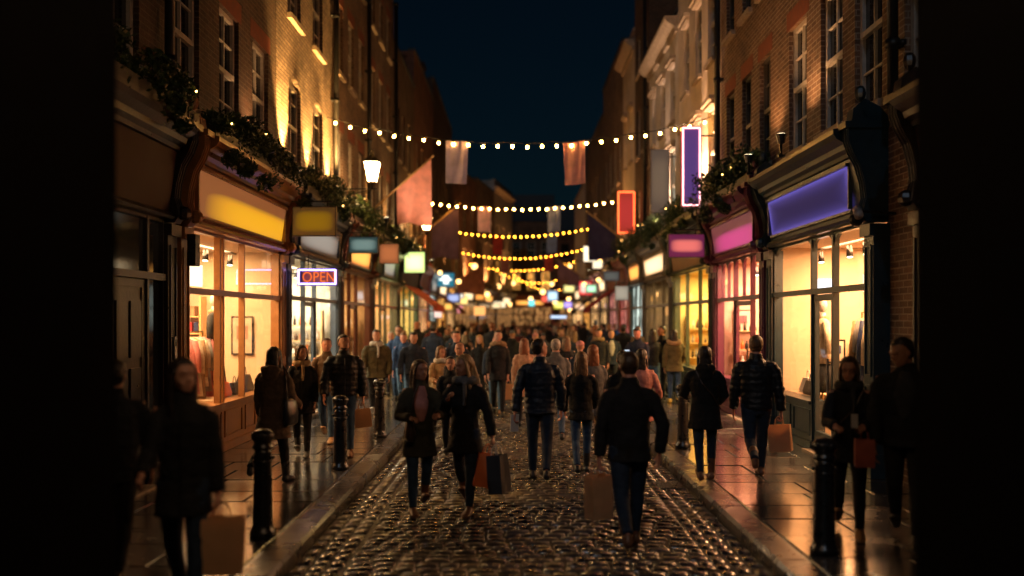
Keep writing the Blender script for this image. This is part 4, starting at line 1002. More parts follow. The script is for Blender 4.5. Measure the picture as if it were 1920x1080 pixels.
# ------------------------------------------------------------------ greenery on the shop cornices
def greenery(label, side, u0, u1, n, seed, fat=1.0, lights=5):
    fr = LEFT if side < 0 else RIGHT; rnd = random.Random(seed)
    root = empty('planter', fr((u0+u1)/2, .3, 4.48), label, 'planter', 'leafy planters on the shop cornices')
    m = MB(fr); m.box(u0, u1, .12, .42, 4.485, 4.62); m.build('trough', M['wood' if False else 'pipe'], root)
    m = MB()
    clumps = []
    u = u0
    while u < u1: clumps.append((u+rnd.uniform(-.1, .1), rnd.uniform(.2, .5), 4.68+rnd.uniform(-.05, .25)*fat, rnd.uniform(.13, .28)*fat)); u += rnd.uniform(.14, .26)
    for k in range(int((u1-u0)*1.2)): clumps.append((rnd.uniform(u0, u1), .62, 4.35+rnd.uniform(-.25, .1), rnd.uniform(.08, .16)))
    for i in range(n):
        c = rnd.choice(clumps); d = Vector((rnd.gauss(0, 1), rnd.gauss(0, 1), rnd.gauss(0, 1))); d.normalize(); r = c[3]*rnd.uniform(.35, 1.08)
        p = Vector(fr(c[0]+d.x*r, max(.06, c[1]+d.y*r), c[2]+d.z*r*.85)); s_ = rnd.uniform(.018, .042)
        a = Vector((rnd.gauss(0, 1), rnd.gauss(0, 1), rnd.gauss(0, 1))).normalized(); b = a.cross(Vector((rnd.gauss(0, 1), rnd.gauss(0, 1), rnd.gauss(0, 1)))).normalized()
        m.add([p-a*s_*1.5, p+b*s_*.6, p+a*s_*1.5, p-b*s_*.6], [(0, 1, 2, 3)])
    for k in range(int((u1-u0)*3)):
        uu = rnd.uniform(u0, u1); L = rnd.uniform(.15, .55); z = 4.62
        for q in range(int(L*60)):
            t = q/(L*60); p = Vector(fr(uu+.05*sin(t*6+k), .60+.06*t+rnd.uniform(-.03, .03), z-L*t)); s_ = rnd.uniform(.014, .028)
            a = Vector((rnd.gauss(0, 1), rnd.gauss(0, 1), rnd.gauss(0, 1))).normalized(); b = a.cross(Vector((rnd.gauss(0, 1), rnd.gauss(0, 1), rnd.gauss(0, 1)))).normalized()
            m.add([p-a*s_*1.5, p+b*s_*.6, p+a*s_*1.5, p-b*s_*.6], [(0, 1, 2, 3)])
    m.build('foliage', M['leaf'], root)
    for k in range(max(1, int(lights*.6))):
        c = rnd.choice(clumps); m = MB(); m.ball(fr(c[0], min(.62, c[1]+c[3]*.9), c[2]+rnd.uniform(-.5, .9)*c[3]), .014, 6, 4); m.build('fairy_light', M['fairy'], root, True)
greenery('dark leafy planter with fairy lights on the nearest left shop roof', -1, 8.6, 11.4, 3000, 1, .9, 3)
greenery('long bushy planter above the ochre shopfront', -1, 12.0, 16.4, 6000, 2, .95, 7)
greenery('leafy planter at the foot of the floodlit yellow brick wall', -1, 17.3, 21.3, 5000, 3, 1.0, 4)
greenery('leafy planter below the large lantern', -1, 22.3, 26.2, 4000, 4, 1.15, 4)
greenery('leafy planter below the salmon flag', -1, 27.3, 32.2, 3500, 5, 1.2, 5)
greenery('leafy planter on the cornice above the salmon awning', -1, 33, 38.5, 2500, 6, 1.2, 5)
greenery('bushy planter above the plum shopfront', 1, 15.9, 19.8, 6500, 7, 1.25, 5)
greenery('leafy planter above the pink hanging sign', 1, 20.6, 24.9, 4500, 8, 1.2, 5)
greenery('leafy planter above the cream lit fascia on the white building', 1, 25.8, 30.2, 3500, 9, 1.5, 6)
greenery('leafy planter above the orange lit fascia on the right', 1, 31.2, 34.0, 2500, 10, 1.5, 5)
greenery('far leafy planter on the right row below the navy flag', 1, 34.8, 38.0, 2000, 11, 1.4, 5)

# ------------------------------------------------------------------ bollards
def bollard():
    root = empty('bollard', (0, 0, 0), 'x', 'bollard', 'black iron bollards along the kerbs')
    m = MB(); m.lathe((0, 0, 0), [(.115, 0), (.115, .05), (.095, .07), (.088, .12), (.078, .60), (.074, .74), (.074, .78)], 20); m.build('post', M['iron'], root, True)
    m = MB(); m.lathe((0, 0, 0), [(.074, .772), (.090, .78), (.092, .80), (.078, .815), (.078, .845), (.095, .86), (.1, .885), (.1, .905), (.088, .925), (.06, .945), (.02, .955), (.0, .956)], 20)
    for k in range(10): a = 2*pi*k/10; m.ball((.088*cos(a), .088*sin(a), .895), (.018, .018, .03), 6, 4)
    m.build('cap', M['iron'], root, True)
    m = MB(); m.lathe((0, 0, 0), [(.079, .655), (.086, .66), (.086, .675), (.079, .68)], 20); m.ball((.09, 0, .70), .018, 6, 5); m.ball((-.09, 0, .70), .018, 6, 5); m.build('ring', M['iron'], root, True)
    return root
def dup(root, loc, rz=0, label=None):
    r = root.copy(); col.objects.link(r); r.location = loc; r.rotation_euler.z = rz
    if label: r['label'] = label
    for c in root.children:
        q = c.copy(); col.objects.link(q); q.parent = r
        for g in c.children: h_ = g.copy(); col.objects.link(h_); h_.parent = q
    return r
bol = bollard()
for i, (x, y, lab) in enumerate([(-2.25, 8.05, 'black iron bollard nearest the viewer on the left pavement'), (-2.25, 11.6, 'black iron bollard in front of the bearded man in a puffer jacket'),
    (-2.23, 14.8, 'black iron bollard beside the man in the olive parka'), (2.53, 7.45, 'black iron bollard nearest the viewer on the right pavement'), (2.50, 13.6, 'black iron bollard behind the woman in the black parka on the right'),
    (-2.22, 19.0, 'black iron bollard among the walkers farther up the left pavement'), (2.5, 20.5, 'black iron bollard beside the woman in yellow shoes on the right')]):
    o = bol if i == 0 else dup(bol, (x, y, .12)); o.location = (x, y, .12); o['label'] = lab

# ------------------------------------------------------------------ small fittings on the shopfronts
def fitting(name, label, cat, build):
    root = None; m = MB(); build(m); return m
m = MB(LEFT); m.box(11.06, 11.14, .201, .235, 1.55, 1.83); o = m.build('door_intercom', M['steel'], None); 
q = MB(LEFT); q.box(11.075, 11.125, .2355, .238, 1.72, 1.80); o2 = q.build('keypad', M['iron'], None); 
recentre(o); o2.data.transform(Matrix.Translation(-o.location)); o2.parent = o; tag(o, 'small steel entry keypad on the pillar beside the dark panelled door', 'intercom')
def cctv(label, side, u, z):
    fr = LEFT if side < 0 else RIGHT; root = empty('security_camera', fr(u, .3, z), label, 'security camera'); m = MB(fr)
    m.tube([fr(u+.1, .42, z+.08), fr(u-.16, .50, z-.02)], .055, 10); m.build('housing', paint('camera shell', (.35, .3, .27), .4), root, True)
    m = MB(fr); m.bar(fr(u, .0, z+.02), fr(u, .45, z+.05), .018); m.build('mount', M['iron'], root); m = MB(fr); m.ball(fr(u+.3, .36, z-.02), .085, 10, 7); m.bar(fr(u+.3, .0, z-.02), fr(u+.3, .36, z-.02), .02); m.build('dome', M['iron'], root)
cctv('pale security camera on the pillar at the near end of the blue signed shop', 1, 10.75, 3.28)
m = MB(LEFT); m.box(11.42, 11.58, .255, .36, 2.72, 3.12); o = m.build('wall_speaker', M['iron']); recentre(o); tag(o, 'small dark box fixed to the near pillar of the ochre shop', 'speaker')

# ------------------------------------------------------------------ things inside the lit shops
def cl(name, c): return cloth(name, c, 0, .8)
def garment(m, fr, u, v, z, w_, h_, sl=True):
    """a garment on a hanger; its flat side across the rail"""
    ring = lambda z_, a, b: [fr(u+a*cos(t), v+b*sin(t), z_) for t in [2*pi*k/10 for k in range(10)]]
    m.loft([ring(z-h_, w_*.62, .05), ring(z-h_*.6, w_*.52, .055), ring(z-h_*.25, w_*.5, .06), ring(z-.06, w_*.5, .05), ring(z, w_*.16, .03)])
    if sl:
        for s_ in (-1, 1): m.tube([fr(u+s_*w_*.42, v, z-.05), fr(u+s_*w_*.56, v, z-h_*.35), fr(u+s_*w_*.56, v+.03, z-h_*.62)], [.05, .045, .035], 7)
def SW(fr): return Fr(fr.A, fr.n, fr.t)
def rail(label, fr, u, v0, v1, z, cols, h_=.95, seed=1):
    root = empty('clothes_rail', fr(u, (v0+v1)/2, .13), label, 'clothes rail', 'clothes rails inside the shops'); m = MB(fr); m.bar(fr(u, v0, z), fr(u, v1, z), .014)
    for v in (v0, v1): m.bar(fr(u, v, z), fr(u, v, .14), .014); m.bar(fr(u-.2, v, .15), fr(u+.2, v, .15), .014)
    m.build('rail_frame', M['brass'], root); rnd = random.Random(seed); v = v0+.08; i = 0
    while v < v1-.05:
        g = MB(fr); garment(g, fr, u, v, z-.08, .40, h_*rnd.uniform(.75, 1.1)); g.build('garment', cols[i % len(cols)], root, True); i += 1; v += rnd.uniform(.11, .17)
cgs = [cl('navy garment', (.03, .045, .12)), cl('cream garment', (.6, .5, .36)), cl('grey garment', (.25, .24, .23)), cl('black garment', (.02, .02, .02)), cl('tan garment', (.35, .22, .12)), cl('red garment', (.4, .03, .03)), cl('rose garment', (.55, .2, .2))]
def shelf(label, fr, u, v0, v1, zs, seed, mats, w_=.3, back=True, obj='bottle'):
    root = empty('shelf_unit', fr(u, (v0+v1)/2, .13), label, 'shelf unit', 'shelf units inside the shops'); rnd = random.Random(seed)
    m = MB(fr)
    for z in zs: m.box(u, u+w_, min(v0, v1), max(v0, v1), z-.02, z)
    for v in (v0, v1): m.box(u, u+w_, v-.015, v+.015, .13, max(zs)+.35)
    m.build('shelf_frame', M['wood'], root)
    for z in zs:
        v = min(v0, v1)+.06
        while v < max(v0, v1)-.05:
            g = MB(fr); hh = rnd.uniform(.14, .26); rr = rnd.uniform(.03, .045)
            if obj == 'bottle': c = fr(u+.08, v, z+.001); g.lathe(c, [(rr, 0), (rr, hh*.6), (rr*.4, hh*.75), (rr*.4, hh)], 8)
            else: g.box(u+.03, u+.25, v-rr, v+rr, z+.001, z+hh)
            g.build(obj, rnd.choice(mats), root, True if obj == 'bottle' else False); v += rnd.uniform(.09, .14)
def track(label, fr, u0, u1, v, n, z=3.12):
    root = empty('track_light', fr((u0+u1)/2, v, z), label, 'track light', 'ceiling track lights inside the shops'); m = MB(fr); m.box(u0, u1, v-.015, v+.015, z+.06, z+.09); m.build('track', M['iron'], root)
    for k in range(n):
        u = u0+(u1-u0)*(k+.5)/n; g = MB(fr); g.tube([fr(u, v, z+.03), fr(u-.03, v+.0, z-.14)], [.04, .055], 8); s_ = g.build('spotlight', M['iron'], root, True)
        g = MB(fr); g.tube([fr(u-.031, v, z-.141), fr(u-.032, v, z-.146)], .045, 8); g.build('lens', M['spotface'], s_)
def dressform(label, fr, u, v, z0, ccol, scol, bag=None):
    root = empty('mannequin', fr(u, v, .14), label, 'mannequin', 'mannequins in the shop windows')
    m = MB(fr); m.bar(fr(u, v, .14), fr(u, v, z0), .018); m.lathe(fr(u, v, .135), [(.16, 0), (.16, .02), (.03, .04)], 14); m.build('stand', M['brass'], root)
    ring = lambda z_, a, b: [fr(u+a*cos(t), v+b*sin(t), z_) for t in [2*pi*k/14 for k in range(14)]]
    m = MB(fr); m.loft([ring(z0+h, a, b) for h, a, b in ((.0, .20, .13), (.18, .19, .12), (.34, .155, .10), (.52, .18, .12), (.62, .20, .11), (.68, .15, .08), (.71, .06, .055))])
    for s_ in (-1, 1): m.tube([fr(u+s_*.17, v, z0+.64), fr(u+s_*.235, v, z0+.45), fr(u+s_*.25, v, z0+.15)], [.065, .055, .045], 8)
    m.build('jacket', ccol, root, True)
    m = MB(fr); m.loft([ring(z0+h, a, b) for h, a, b in ((-.45, .23, .18), (-.2, .21, .15), (.0, .17, .12))]); m.build('skirt', scol, root, True)
    m = MB(fr); m.tube([fr(u, v, z0+.69), fr(u, v, z0+.80)], [.05, .05], 10); m.ball(fr(u, v, z0+.91), (.075, .09, .115), 12, 8); m.build('head', M['paper_white'], root, True)
    m = MB(fr); m.tube([fr(u+.02*cos(k), v+.07*sin(k), z0+.70+.02*sin(2*k)) for k in [2*pi*j/10 for j in range(11)]], .045, 7); m.build('scarf', cgs[4], root, True)
def handbag(label, fr, u, v, z, c, s_=1.0):
    root = empty('handbag', fr(u, v, z), label, 'handbag', 'handbags on display in the window'); m = MB(fr)
    m.loft([[fr(u+a, v+b, z+h) for a, b in ((-x, -y), (x, -y), (x, y), (-x, y))] for h, x, y in ((0, .13*s_, .06*s_), (.05, .145*s_, .065*s_), (.17*s_, .11*s_, .03*s_))]); m.build('bag_body', c, root)
    m = MB(fr); m.tube([fr(u+.07*s_*cos(k), v, z+.16*s_+.10*s_*sin(k)) for k in [pi*j/8 for j in range(9)]], .008, 5); m.build('handle', c, root)
# ochre shop, left
dressform('mannequin in a tan scarf and black coat in the ochre shop window', LEFT, 14.5, -.42, 1.45, cgs[3], cgs[3])
rail('rail of rose and cream garments in the near bay of the ochre shop', SW(LEFT), -.55, 13.4, 14.3, 1.85, [cgs[6], cgs[1], cgs[4], cgs[1], cgs[2]], 1.0, 3)
m = MB(LEFT); m.box(13.4, 16.4, -.75, -.05, .14, .84); o = m.build('display_plinth', roommat((.6, .45, .3)), None); recentre(o); tag(o, 'low display plinth behind the far bay of the ochre shop window', 'plinth')
handbag('red and cream handbag on the plinth in the ochre shop window', LEFT, 14.1, -.16, .842, M['bag_orange'], 1.3)
handbag('dark patterned handbag on the plinth in the ochre shop window', LEFT, 15.2, -.16, .842, M['leather_br'], 1.6)
track('track of spotlights in the ochre shop', LEFT, 12.3, 16.0, -.55, 6)
ps = MB(LEFT); ps.box(15.0, 16.1, -1.2, -1.17, 2.62, 3.0); o = ps.build('light_panel', emit('shop light panel', (1, .86, .6), 2.2)); recentre(o); tag(o, 'white lit panel hanging high inside the ochre shop', 'light panel')
# neon sign shop
bm_ = [M['leather_br'], cgs[3], M['paper_white'], M['bag_orange'], cgs[2]]
shelf('shelves of dark bottles inside the shop with the OPEN sign', LEFT, 21.15, -2.2, -.15, [.5, .85, 1.2, 1.55, 1.9], 4, bm_)
track('track of spotlights in the shop with the OPEN sign', LEFT, 17.2, 21.0, -.6, 5)
# blue sign shop, right
dressform('mannequin in a cream patterned coat and dark skirt behind the right shop window', RIGHT, 14.3, -.33, 1.35, cgs[1], cgs[3])
rail('rail of navy and cream coats by the door of the blue signed shop', SW(RIGHT), -.80, 13.0, 13.9, 2.15, [cgs[0], cgs[1], cgs[0], cgs[2], cgs[4]], 1.1, 5)
rail('rail of pale garments at the back of the blue signed shop', SW(RIGHT), -1.3, 14.3, 15.2, 1.9, [cgs[4], cgs[1], cgs[3], cgs[2]], .9, 6)
shelf('shelf of folded clothes in the blue signed shop', RIGHT, 15.22, -2.6, -1.5, [2.2, 2.45], 8, cgs, obj='folded_garment')
track('track of spotlights in the blue signed shop', RIGHT, 11.4, 15.2, -.5, 6)
for j, (u, v, z, w2, h2, c) in enumerate([(15.44, -.75, 2.62, .35, .22, (.7, .85, 1)), (15.44, -1.55, 2.66, .3, .3, (1, .8, .5))]):
    g = MB(RIGHT); g.box(u-.02, u, v-w2/2, v+w2/2, z-h2/2, z+h2/2); o = g.build('wall_screen', emit('screen %d' % j, c, 2.2)); recentre(o); tag(o, ['small bluish lit screen high inside the blue signed shop', 'warm lit screen high inside the blue signed shop'][j], 'screen')
handbag('pale bag displayed low in the right shop window', RIGHT, 14.9, -.3, .842, M['paper_white'], 1.4)
m = MB(RIGHT); m.box(14.3, 15.4, -.7, -.1, .14, .84); o = m.build('display_plinth', roommat((.6, .45, .3))); recentre(o); tag(o, 'display plinth behind the right shop window', 'plinth')
# plum shop
shelf('shelves of small goods inside the plum shop', RIGHT, 19.35, -2.2, -.2, [.6, 1.0, 1.4, 1.8], 9, bm_)
rail('rail of dark garments inside the plum shop', RIGHT, 18.2, -1.4, -.5, 1.8, [cgs[3], cgs[4], cgs[2]], .9, 10)
track('track of spotlights in the plum shop', RIGHT, 16.2, 19.6, -.6, 5)
shelf('shelves of goods inside the green framed shop on the right', RIGHT, 24.7, -2.2, -.2, [.6, 1.0, 1.4, 1.8], 11, bm_)
shelf('shelves of goods inside the oxblood framed shop on the left', LEFT, 26.0, -2.2, -.2, [.6, 1.0, 1.4, 1.8], 12, bm_)

def poster(label, fr, u, v, z, w_, h_, c, c2):
    root = empty('poster', fr(u, v, z), label, 'poster', 'posters inside the shops'); m = MB(fr)
    m.box(u-.02, u, v-w_/2, v+w_/2, z-h_/2, z+h_/2); m.build('frame', M['iron'], root)
    m = MB(fr); m.box(u-.026, u-.021, v-w_/2+.03, v+w_/2-.03, z-h_/2+.03, z+h_/2-.03); m.build('sheet', paint('poster sheet '+label[:9]+str(u), c, .6), root)
    m = MB(fr); m.box(u-.031, u-.027, v-w_*.25, v+w_*.25, z-h_*.1, z+h_*.25); m.build('print', paint('poster print '+label[:9]+str(u), c2, .6), root)
poster('tall tan poster on the far wall of the ochre shop', LEFT, 16.4, -.55, 1.75, .4, .7, (.5, .40, .3), (.35, .2, .15))
poster('pale poster on the far wall of the plum shop', RIGHT, 19.75, -.42, 2.0, .4, .5, (.6, .5, .45), (.2, .05, .1))
poster('cream poster on the far wall of the blue signed shop', RIGHT, 15.45, -.95, 1.5, .3, .4, (.55, .5, .4), (.05, .06, .15))
handbag('small black handbag beside the mannequin in the ochre shop', LEFT, 14.6, -.14, .842, M['leather'], 1.1)
handbag('tan handbag on the plinth in the right shop window', RIGHT, 14.5, -.22, .842, M['leather_br'], 1.3)
shelf('shelf of folded clothes on the far wall of the ochre shop', LEFT, 16.05, -2.3, -1.2, [1.2, 1.5, 1.8, 2.1], 15, cgs, obj='folded_garment')
rail('rail of dark coats deep inside the ochre shop', LEFT, 15.2, -2.0, -1.3, 1.9, [cgs[3], cgs[0], cgs[4]], 1.0, 16)
# ------------------------------------------------------------------ people
SK = [skin('skin fair', (.52, .27, .18)), skin('skin warm', (.42, .20, .12)), skin('skin olive', (.33, .16, .09)), skin('skin rosy', (.58, .26, .18))]
HC = {k: hairmat(k+' hair', c) for k, c in dict(black=(.012, .008, .006), brown=(.05, .024, .012), auburn=(.20, .06, .02), blond=(.36, .20, .08), grey=(.30, .27, .24), dark=(.02, .012, .009), lightbrown=(.14, .07, .03)).items()}
CL = {k: cloth(k+' cloth', c) for k, c in dict(black=(.010, .010, .011), navy=(.014, .022, .042), olive=(.085, .070, .035), brown=(.12, .075, .045), beige=(.42, .24, .15), grey=(.10, .10, .105), blue=(.03, .07, .17), khaki=(.10, .08, .03), pink=(.50, .22, .20), white=(.5, .47, .42), charcoal=(.022, .022, .025), tan=(.34, .22, .11), darkolive=(.045, .040, .024), teal=(.02, .07, .08), maroon=(.10, .02, .02), fur=(.30, .19, .10), rust=(.30, .07, .02)).items()}
CL['denim'] = cloth('denim', (.03, .065, .13), 0, .8); CL['lightdenim'] = cloth('light denim', (.07, .14, .24), 0, .8); CL['darkdenim'] = cloth('dark denim', (.014, .026, .050), 0, .8)
CL['puffblack'] = cloth('quilted black nylon', (.012, .014, .018), 0, .42); CL['puffnavy'] = cloth('quilted navy nylon', (.012, .020, .036), 0, .42)
SH = {k: paint(k+' shoe', c, .45, .2, 20) for k, c in dict(black=(.012, .012, .012), brown=(.14, .06, .03), tan=(.30, .16, .07), yellow=(.5, .33, .05), white=(.5, .48, .44)).items()}

def displace(me, fn):
    n = len(me.vertices); co = [0.0]*(3*n); me.vertices.foreach_get('co', co); no = [0.0]*(3*n); me.vertex_normals.foreach_get('vector', no)
    for i in range(n):
        j = 3*i; k = fn(Vector(co[j:j+3])); co[j] += no[j]*k; co[j+1] += no[j+1]*k; co[j+2] += no[j+2]*k
    me.vertices.foreach_set('co', co); me.update()
RS = bpy.data.scenes.new('workshop')
def remesh(mb, voxel, smooth_it, name):
    me = bpy.data.meshes.new(name); me.from_pydata([tuple(p) for p in mb.v], [], mb.f); me.update()
    bm = bmesh.new(); bm.from_mesh(me); bmesh.ops.recalc_face_normals(bm, faces=bm.faces); bm.to_mesh(me); bm.free()
    o = bpy.data.objects.new('tmp', me); RS.collection.objects.link(o)
    r = o.modifiers.new('r', 'REMESH'); r.mode = 'VOXEL'; r.voxel_size = voxel
    if smooth_it: s = o.modifiers.new('s', 'SMOOTH'); s.factor = .5; s.iterations = smooth_it
    
    with bpy.context.temp_override(scene=RS, view_layer=RS.view_layers[0]): dg = bpy.context.evaluated_depsgraph_get()
    out = bpy.data.meshes.new_from_object(o.evaluated_get(dg)); out.name = name
    bpy.data.objects.remove(o); bpy.data.meshes.remove(me); return out
def finish(me, name, parent, mats, extra=None):
    n0 = len(me.polygons)
    if extra is not None and extra.v:
        e = bpy.data.meshes.new('e'); e.from_pydata([tuple(p) for p in extra.v], [], extra.f); e.update()
        bm = bmesh.new(); bm.from_mesh(me); bm.from_mesh(e)
        bm.faces.ensure_lookup_table()
        for i, mi in enumerate(extra.m): bm.faces[n0+i].material_index = mi
        bm.to_mesh(me); bm.free(); bpy.data.meshes.remove(e)
    me.materials.clear()
    for q in mats: me.materials.append(q)
    me.polygons.foreach_set('use_smooth', [True]*len(me.polygons)); me.update()
    o = bpy.data.objects.new(name, me); col.objects.link(o); o.parent = parent; return o

def person(spec):
    """builds the figure facing -Y with its feet on z=0; local x+ is its left"""
    g = spec.get; h = g('h', 1.7); fem = g('fem', False); q = g('q', 1.0)
    rnd = random.Random(g('seed', 1)); bulk = g('bulk', 1.0)
    root = empty('person', (0, 0, 0), g('label'), 'person', g('group', 'people walking in the street'))
    shw = (.088 if fem else .102)*h*min(bulk, 1.12); hipw = .05*h
    # ---- skeleton
    st = g('stride', .3)      # half angle of the step, positive: left leg forward
    hipz = .515*h; th, shn = .245*h, .235*h
    legs = []
    for s in (1, -1):
        a = st*s; kn = g('knee', .25) if a < 0 else .06
        if a < 0: kn += abs(a)*1.0
        hip = Vector((s*hipw, 0, hipz)); K = hip+Vector((s*.004, -sin(a)*th, -cos(a)*th)); b = a-kn
        Fo = K+Vector((0, -sin(b)*shn, -cos(b)*shn)); legs.append([s, hip, K, Fo, b, a])
    dz = min(l[3].z for l in legs)-.048*h*.9
    low = min(legs, key=lambda l: l[3].z)
    up_ = -dz
    for l in legs:
        for i in (1, 2, 3): l[i] = l[i]+Vector((0, 0, up_))
    hipz += up_; lean = g('lean', .03)
    def T(x, y, z): return Vector((x, y-(z-hipz)*lean*1.0, z))      # torso points lean forward with height
    sz_ = hipz+.295*h; nz = sz_+.045*h; tw = g('twist', 0.06)*(1 if st > 0 else -1)
    sh = [T(shw, tw*.3, sz_), T(-shw, -tw*.3, sz_)]
    arms = []
    for i, s in enumerate((1, -1)):
        sw, ab, el, inw = (g('armL', (None,)) if s > 0 else g('armR', (None,)))[:4] if (g('armL') if s > 0 else g('armR')) else (-st*s*.9, .12, .3, .05)
        L1, L2 = .172*h, .150*h
        d1 = Vector((s*sin(ab), -sin(sw)*cos(ab), -cos(sw)*cos(ab))); E = sh[i]+Vector((s*.008*h, 0, -.01*h))+d1*L1
        f = sw+el; d2 = Vector((s*sin(ab)*.5-s*inw, -sin(f), -cos(f))); d2.normalize(); W = E+d2*L2
        arms.append((s, sh[i], E, W, d2))
    # ---- head
    hh = .128*h if not fem else .130*h
    hz = nz+.018*h; yaw = g('yaw', 0); pitch = g('pitch', 0)
    HB = T(0, 0, hz)+Vector((0, -.012*h, 0)); Rm = Matrix.Rotation(yaw, 3, 'Z') @ Matrix.Rotation(pitch, 3, 'X')
    def H(x, y, z): return HB+Rm @ Vector((x*hh, -y*hh, z*hh))      # y forward in head units
    RR = lambda z, hw, hd, cy: [H(hw*cos(t)*(1-.0*abs(sin(t))), cy+hd*sin(t), z) for t in [2*pi*k/16 for k in range(16)]]
    jw = .9 if fem else 1.0
    skull = [(0, .10*jw, .09, .20), (.04, .17*jw, .17, .17), (.12, .235*jw, .27, .12), (.25, .285*jw, .35, .06), (.40, .315, .395, .02), (.55, .335, .42, -.01), (.70, .34, .425, -.03), (.84, .30, .375, -.04), (.94, .21, .26, -.04), (1.0, .06, .08, -.04)]
    m = MB(); m.loft([RR(*k) for k in skull])
    m.tube([H(0, .36, .56), H(0, .45, .42), H(0, .42, .34)], [.035*hh, .06*hh, .055*hh], 8)          # nose
    for s in (-1, 1):
        m.ball(H(s*.345, -.04, .45), (.035*hh, .09*hh, .13*hh), 8, 6, rot=Rm)                        # ears
        m.ball(H(s*.15, .30, .30), (.10*hh, .08*hh, .10*hh), 8, 6)                                   # cheeks
    m.ball(H(0, .30, .10), (.12*hh, .10*hh, .09*hh), 8, 6); m.tube([H(-.2, .36, .62), H(0, .405, .61), H(.2, .36, .62)], .05*hh, 6)
    m.ball(H(0, .375, .22), (.11*hh, .05*hh, .05*hh), 8, 6)
    NK = T(0, .008, nz-.03*h); m.tube([NK-Vector((0, 0, .04*h)), NK+Vector((0, 0, .03*h)), H(0, -.06, .22)], [.040*h*(.85 if fem else 1), .034*h*(.82 if fem else 1), .034*h*(.85 if fem else 1)], 12)
    # inner torso, arms and legs of the body: all one skin
    m.loft([[T(a*cos(t), b*sin(t)+.0, z) for t in [2*pi*k/14 for k in range(14)]] for z, a, b in ((hipz-.05*h, .06*h, .045*h), (hipz+.02*h, .075*h, .05*h), (hipz+.12*h, .065*h, .045*h), (hipz+.22*h, .08*h, .05*h), (sz_-.01*h, .075*h, .042*h), (sz_+.03*h, .035*h, .035*h))])
    for l in legs: m.tube([l[1]+Vector((0, 0, .02*h)), l[2], l[3]+Vector((0, 0, .0))], [.040*h, .028*h, .018*h], 8)
    for s, S, E, W, d2 in arms:
        m.tube([S-Vector((s*.03*h, 0, .012*h)), S, E, W], [.024*h, .024*h, .020*h, .0165*h], 8)
        # hand: palm, four fingers and a thumb
        hs = h/1.75*(.92 if fem else 1.0); side_ = Vector((0, -1, 0))-d2*(-d2.y); side_ = (Vector((0, -1, 0))-d2*Vector((0, -1, 0)).dot(d2))
        if side_.length < .3: side_ = Vector((s*-1, 0, 0))-d2*Vector((-s, 0, 0)).dot(d2)
        side_.normalize(); palm_n = d2.cross(side_)*(-s); palm_n.normalize()      # towards the thigh
        if palm_n.dot(Vector((-s, 0, 0))) < -.2: palm_n = -palm_n
        c0 = W+d2*.012*hs
        m.loft([[c0+d2*(t*hs)+side_*(a*hs*cos(k))+palm_n*(b*hs*sin(k)) for k in [2*pi*j/10 for j in range(10)]] for t, a, b in ((-.01, .024, .018), (.02, .032, .017), (.06, .040, .016), (.09, .038, .013))])
        curl = g('gripL' if s > 0 else 'gripR', .5)
        for k in range(4):
            b0 = c0+d2*(.085*hs)+side_*((.029-.0195*k)*hs); L = (.040, .046, .042, .033)[k]*hs; P = [b0-d2*.02*hs, b0]; a_ = curl*.5
            for seg in (.45, .32, .23):
                dd = d2*cos(a_)+palm_n*sin(a_); P.append(P[-1]+dd*L*2*seg); a_ += curl*1.0
            m.tube(P, [.010*hs, .010*hs, .0092*hs, .0085*hs, .007*hs], 6)
        b0 = c0+d2*(.02*hs)+side_*(.028*hs); m.tube([b0-side_*.01*hs, b0+side_*.018*hs+d2*.018*hs+palm_n*.008*hs, b0+side_*.022*hs+d2*.05*hs+palm_n*.018*hs, b0+side_*.012*hs+d2*.072*hs+palm_n*(.026+.01*curl)*hs], [.013*hs, .0115*hs, .010*hs, .008*hs], 7)
    body = remesh(m, .0085*q, 2, 'body')
    ex = MB()
    for s in (-1, 1):
        ex.ball(H(s*.15, .375, .52), (.055*hh, .03*hh, .026*hh), 8, 5, 1, Rm)
        ex.tube([H(s*.07, .425, .61), H(s*.16, .415, .64), H(s*.25, .36, .61)], [.018*hh, .022*hh, .012*hh], 5, 2)
    ex.ball(H(0, .415, .225), (.10*hh, .03*hh, .022*hh), 8, 5, 3, Rm)
    if g('hair') != 'none' and g('beard'):
        b_ = MB(); b_.loft([RR(z, hw*1.05, hd*1.04, cy+.01) for z, hw, hd, cy in [(-.02, .08, .07, .20)]+skull[:4][0:3]+[(.28, .27, .32, .05)]])
        finish(remesh(b_, .012*q, 1, 'beard'), 'beard', root, [HC[g('hcol')]])
    hm = HC[g('hcol', 'brown')]
    bo = finish(body, 'body', root, [g('skin', SK[0]), M['eye'], hm, M['lip']], ex)
    # ---- hair
    hs_ = g('hair', 'short'); m = MB()
    def cap(k, z0, front, back=-.06):
        m.loft([[H(hw*k*cos(t), cy-.03+(hd*k)*sin(t)*(1 if sin(t) < 0 else front), max(z, z0) if sin(t) > .2 else z) for t in [2*pi*j/16 for j in range(16)]] for z, hw, hd, cy in ((.42, .30, .36, -.1), (.55, .33, .40, -.07), (.70, .345, .42, -.05), (.84, .31, .385, -.045), (.97, .235, .29, -.04), (1.07, .10, .12, -.04))])
    if hs_ == 'short': cap(1.15, .86, .90); m.loft([RR(z, a, b, c) for z, a, b, c in ((.16, .22, .17, -.20), (.30, .31, .24, -.19), (.45, .355, .30, -.17), (.55, .36, .32, -.15))])
    elif hs_ == 'bald': pass
    elif hs_ == 'cap':
        m.loft([RR(z, a, b, c) for z, a, b, c in ((.58, .37, .46, -.02), (.75, .38, .46, -.03), (.9, .33, .4, -.04), (1.02, .2, .25, -.04), (1.08, .04, .05, -.04))])
    else:
        cap(1.17, .84, .93)
        Lh = g('hlen', 1.9); wv = g('wave', .0); fl = g('flow', 0)
        n = 7; pts = []
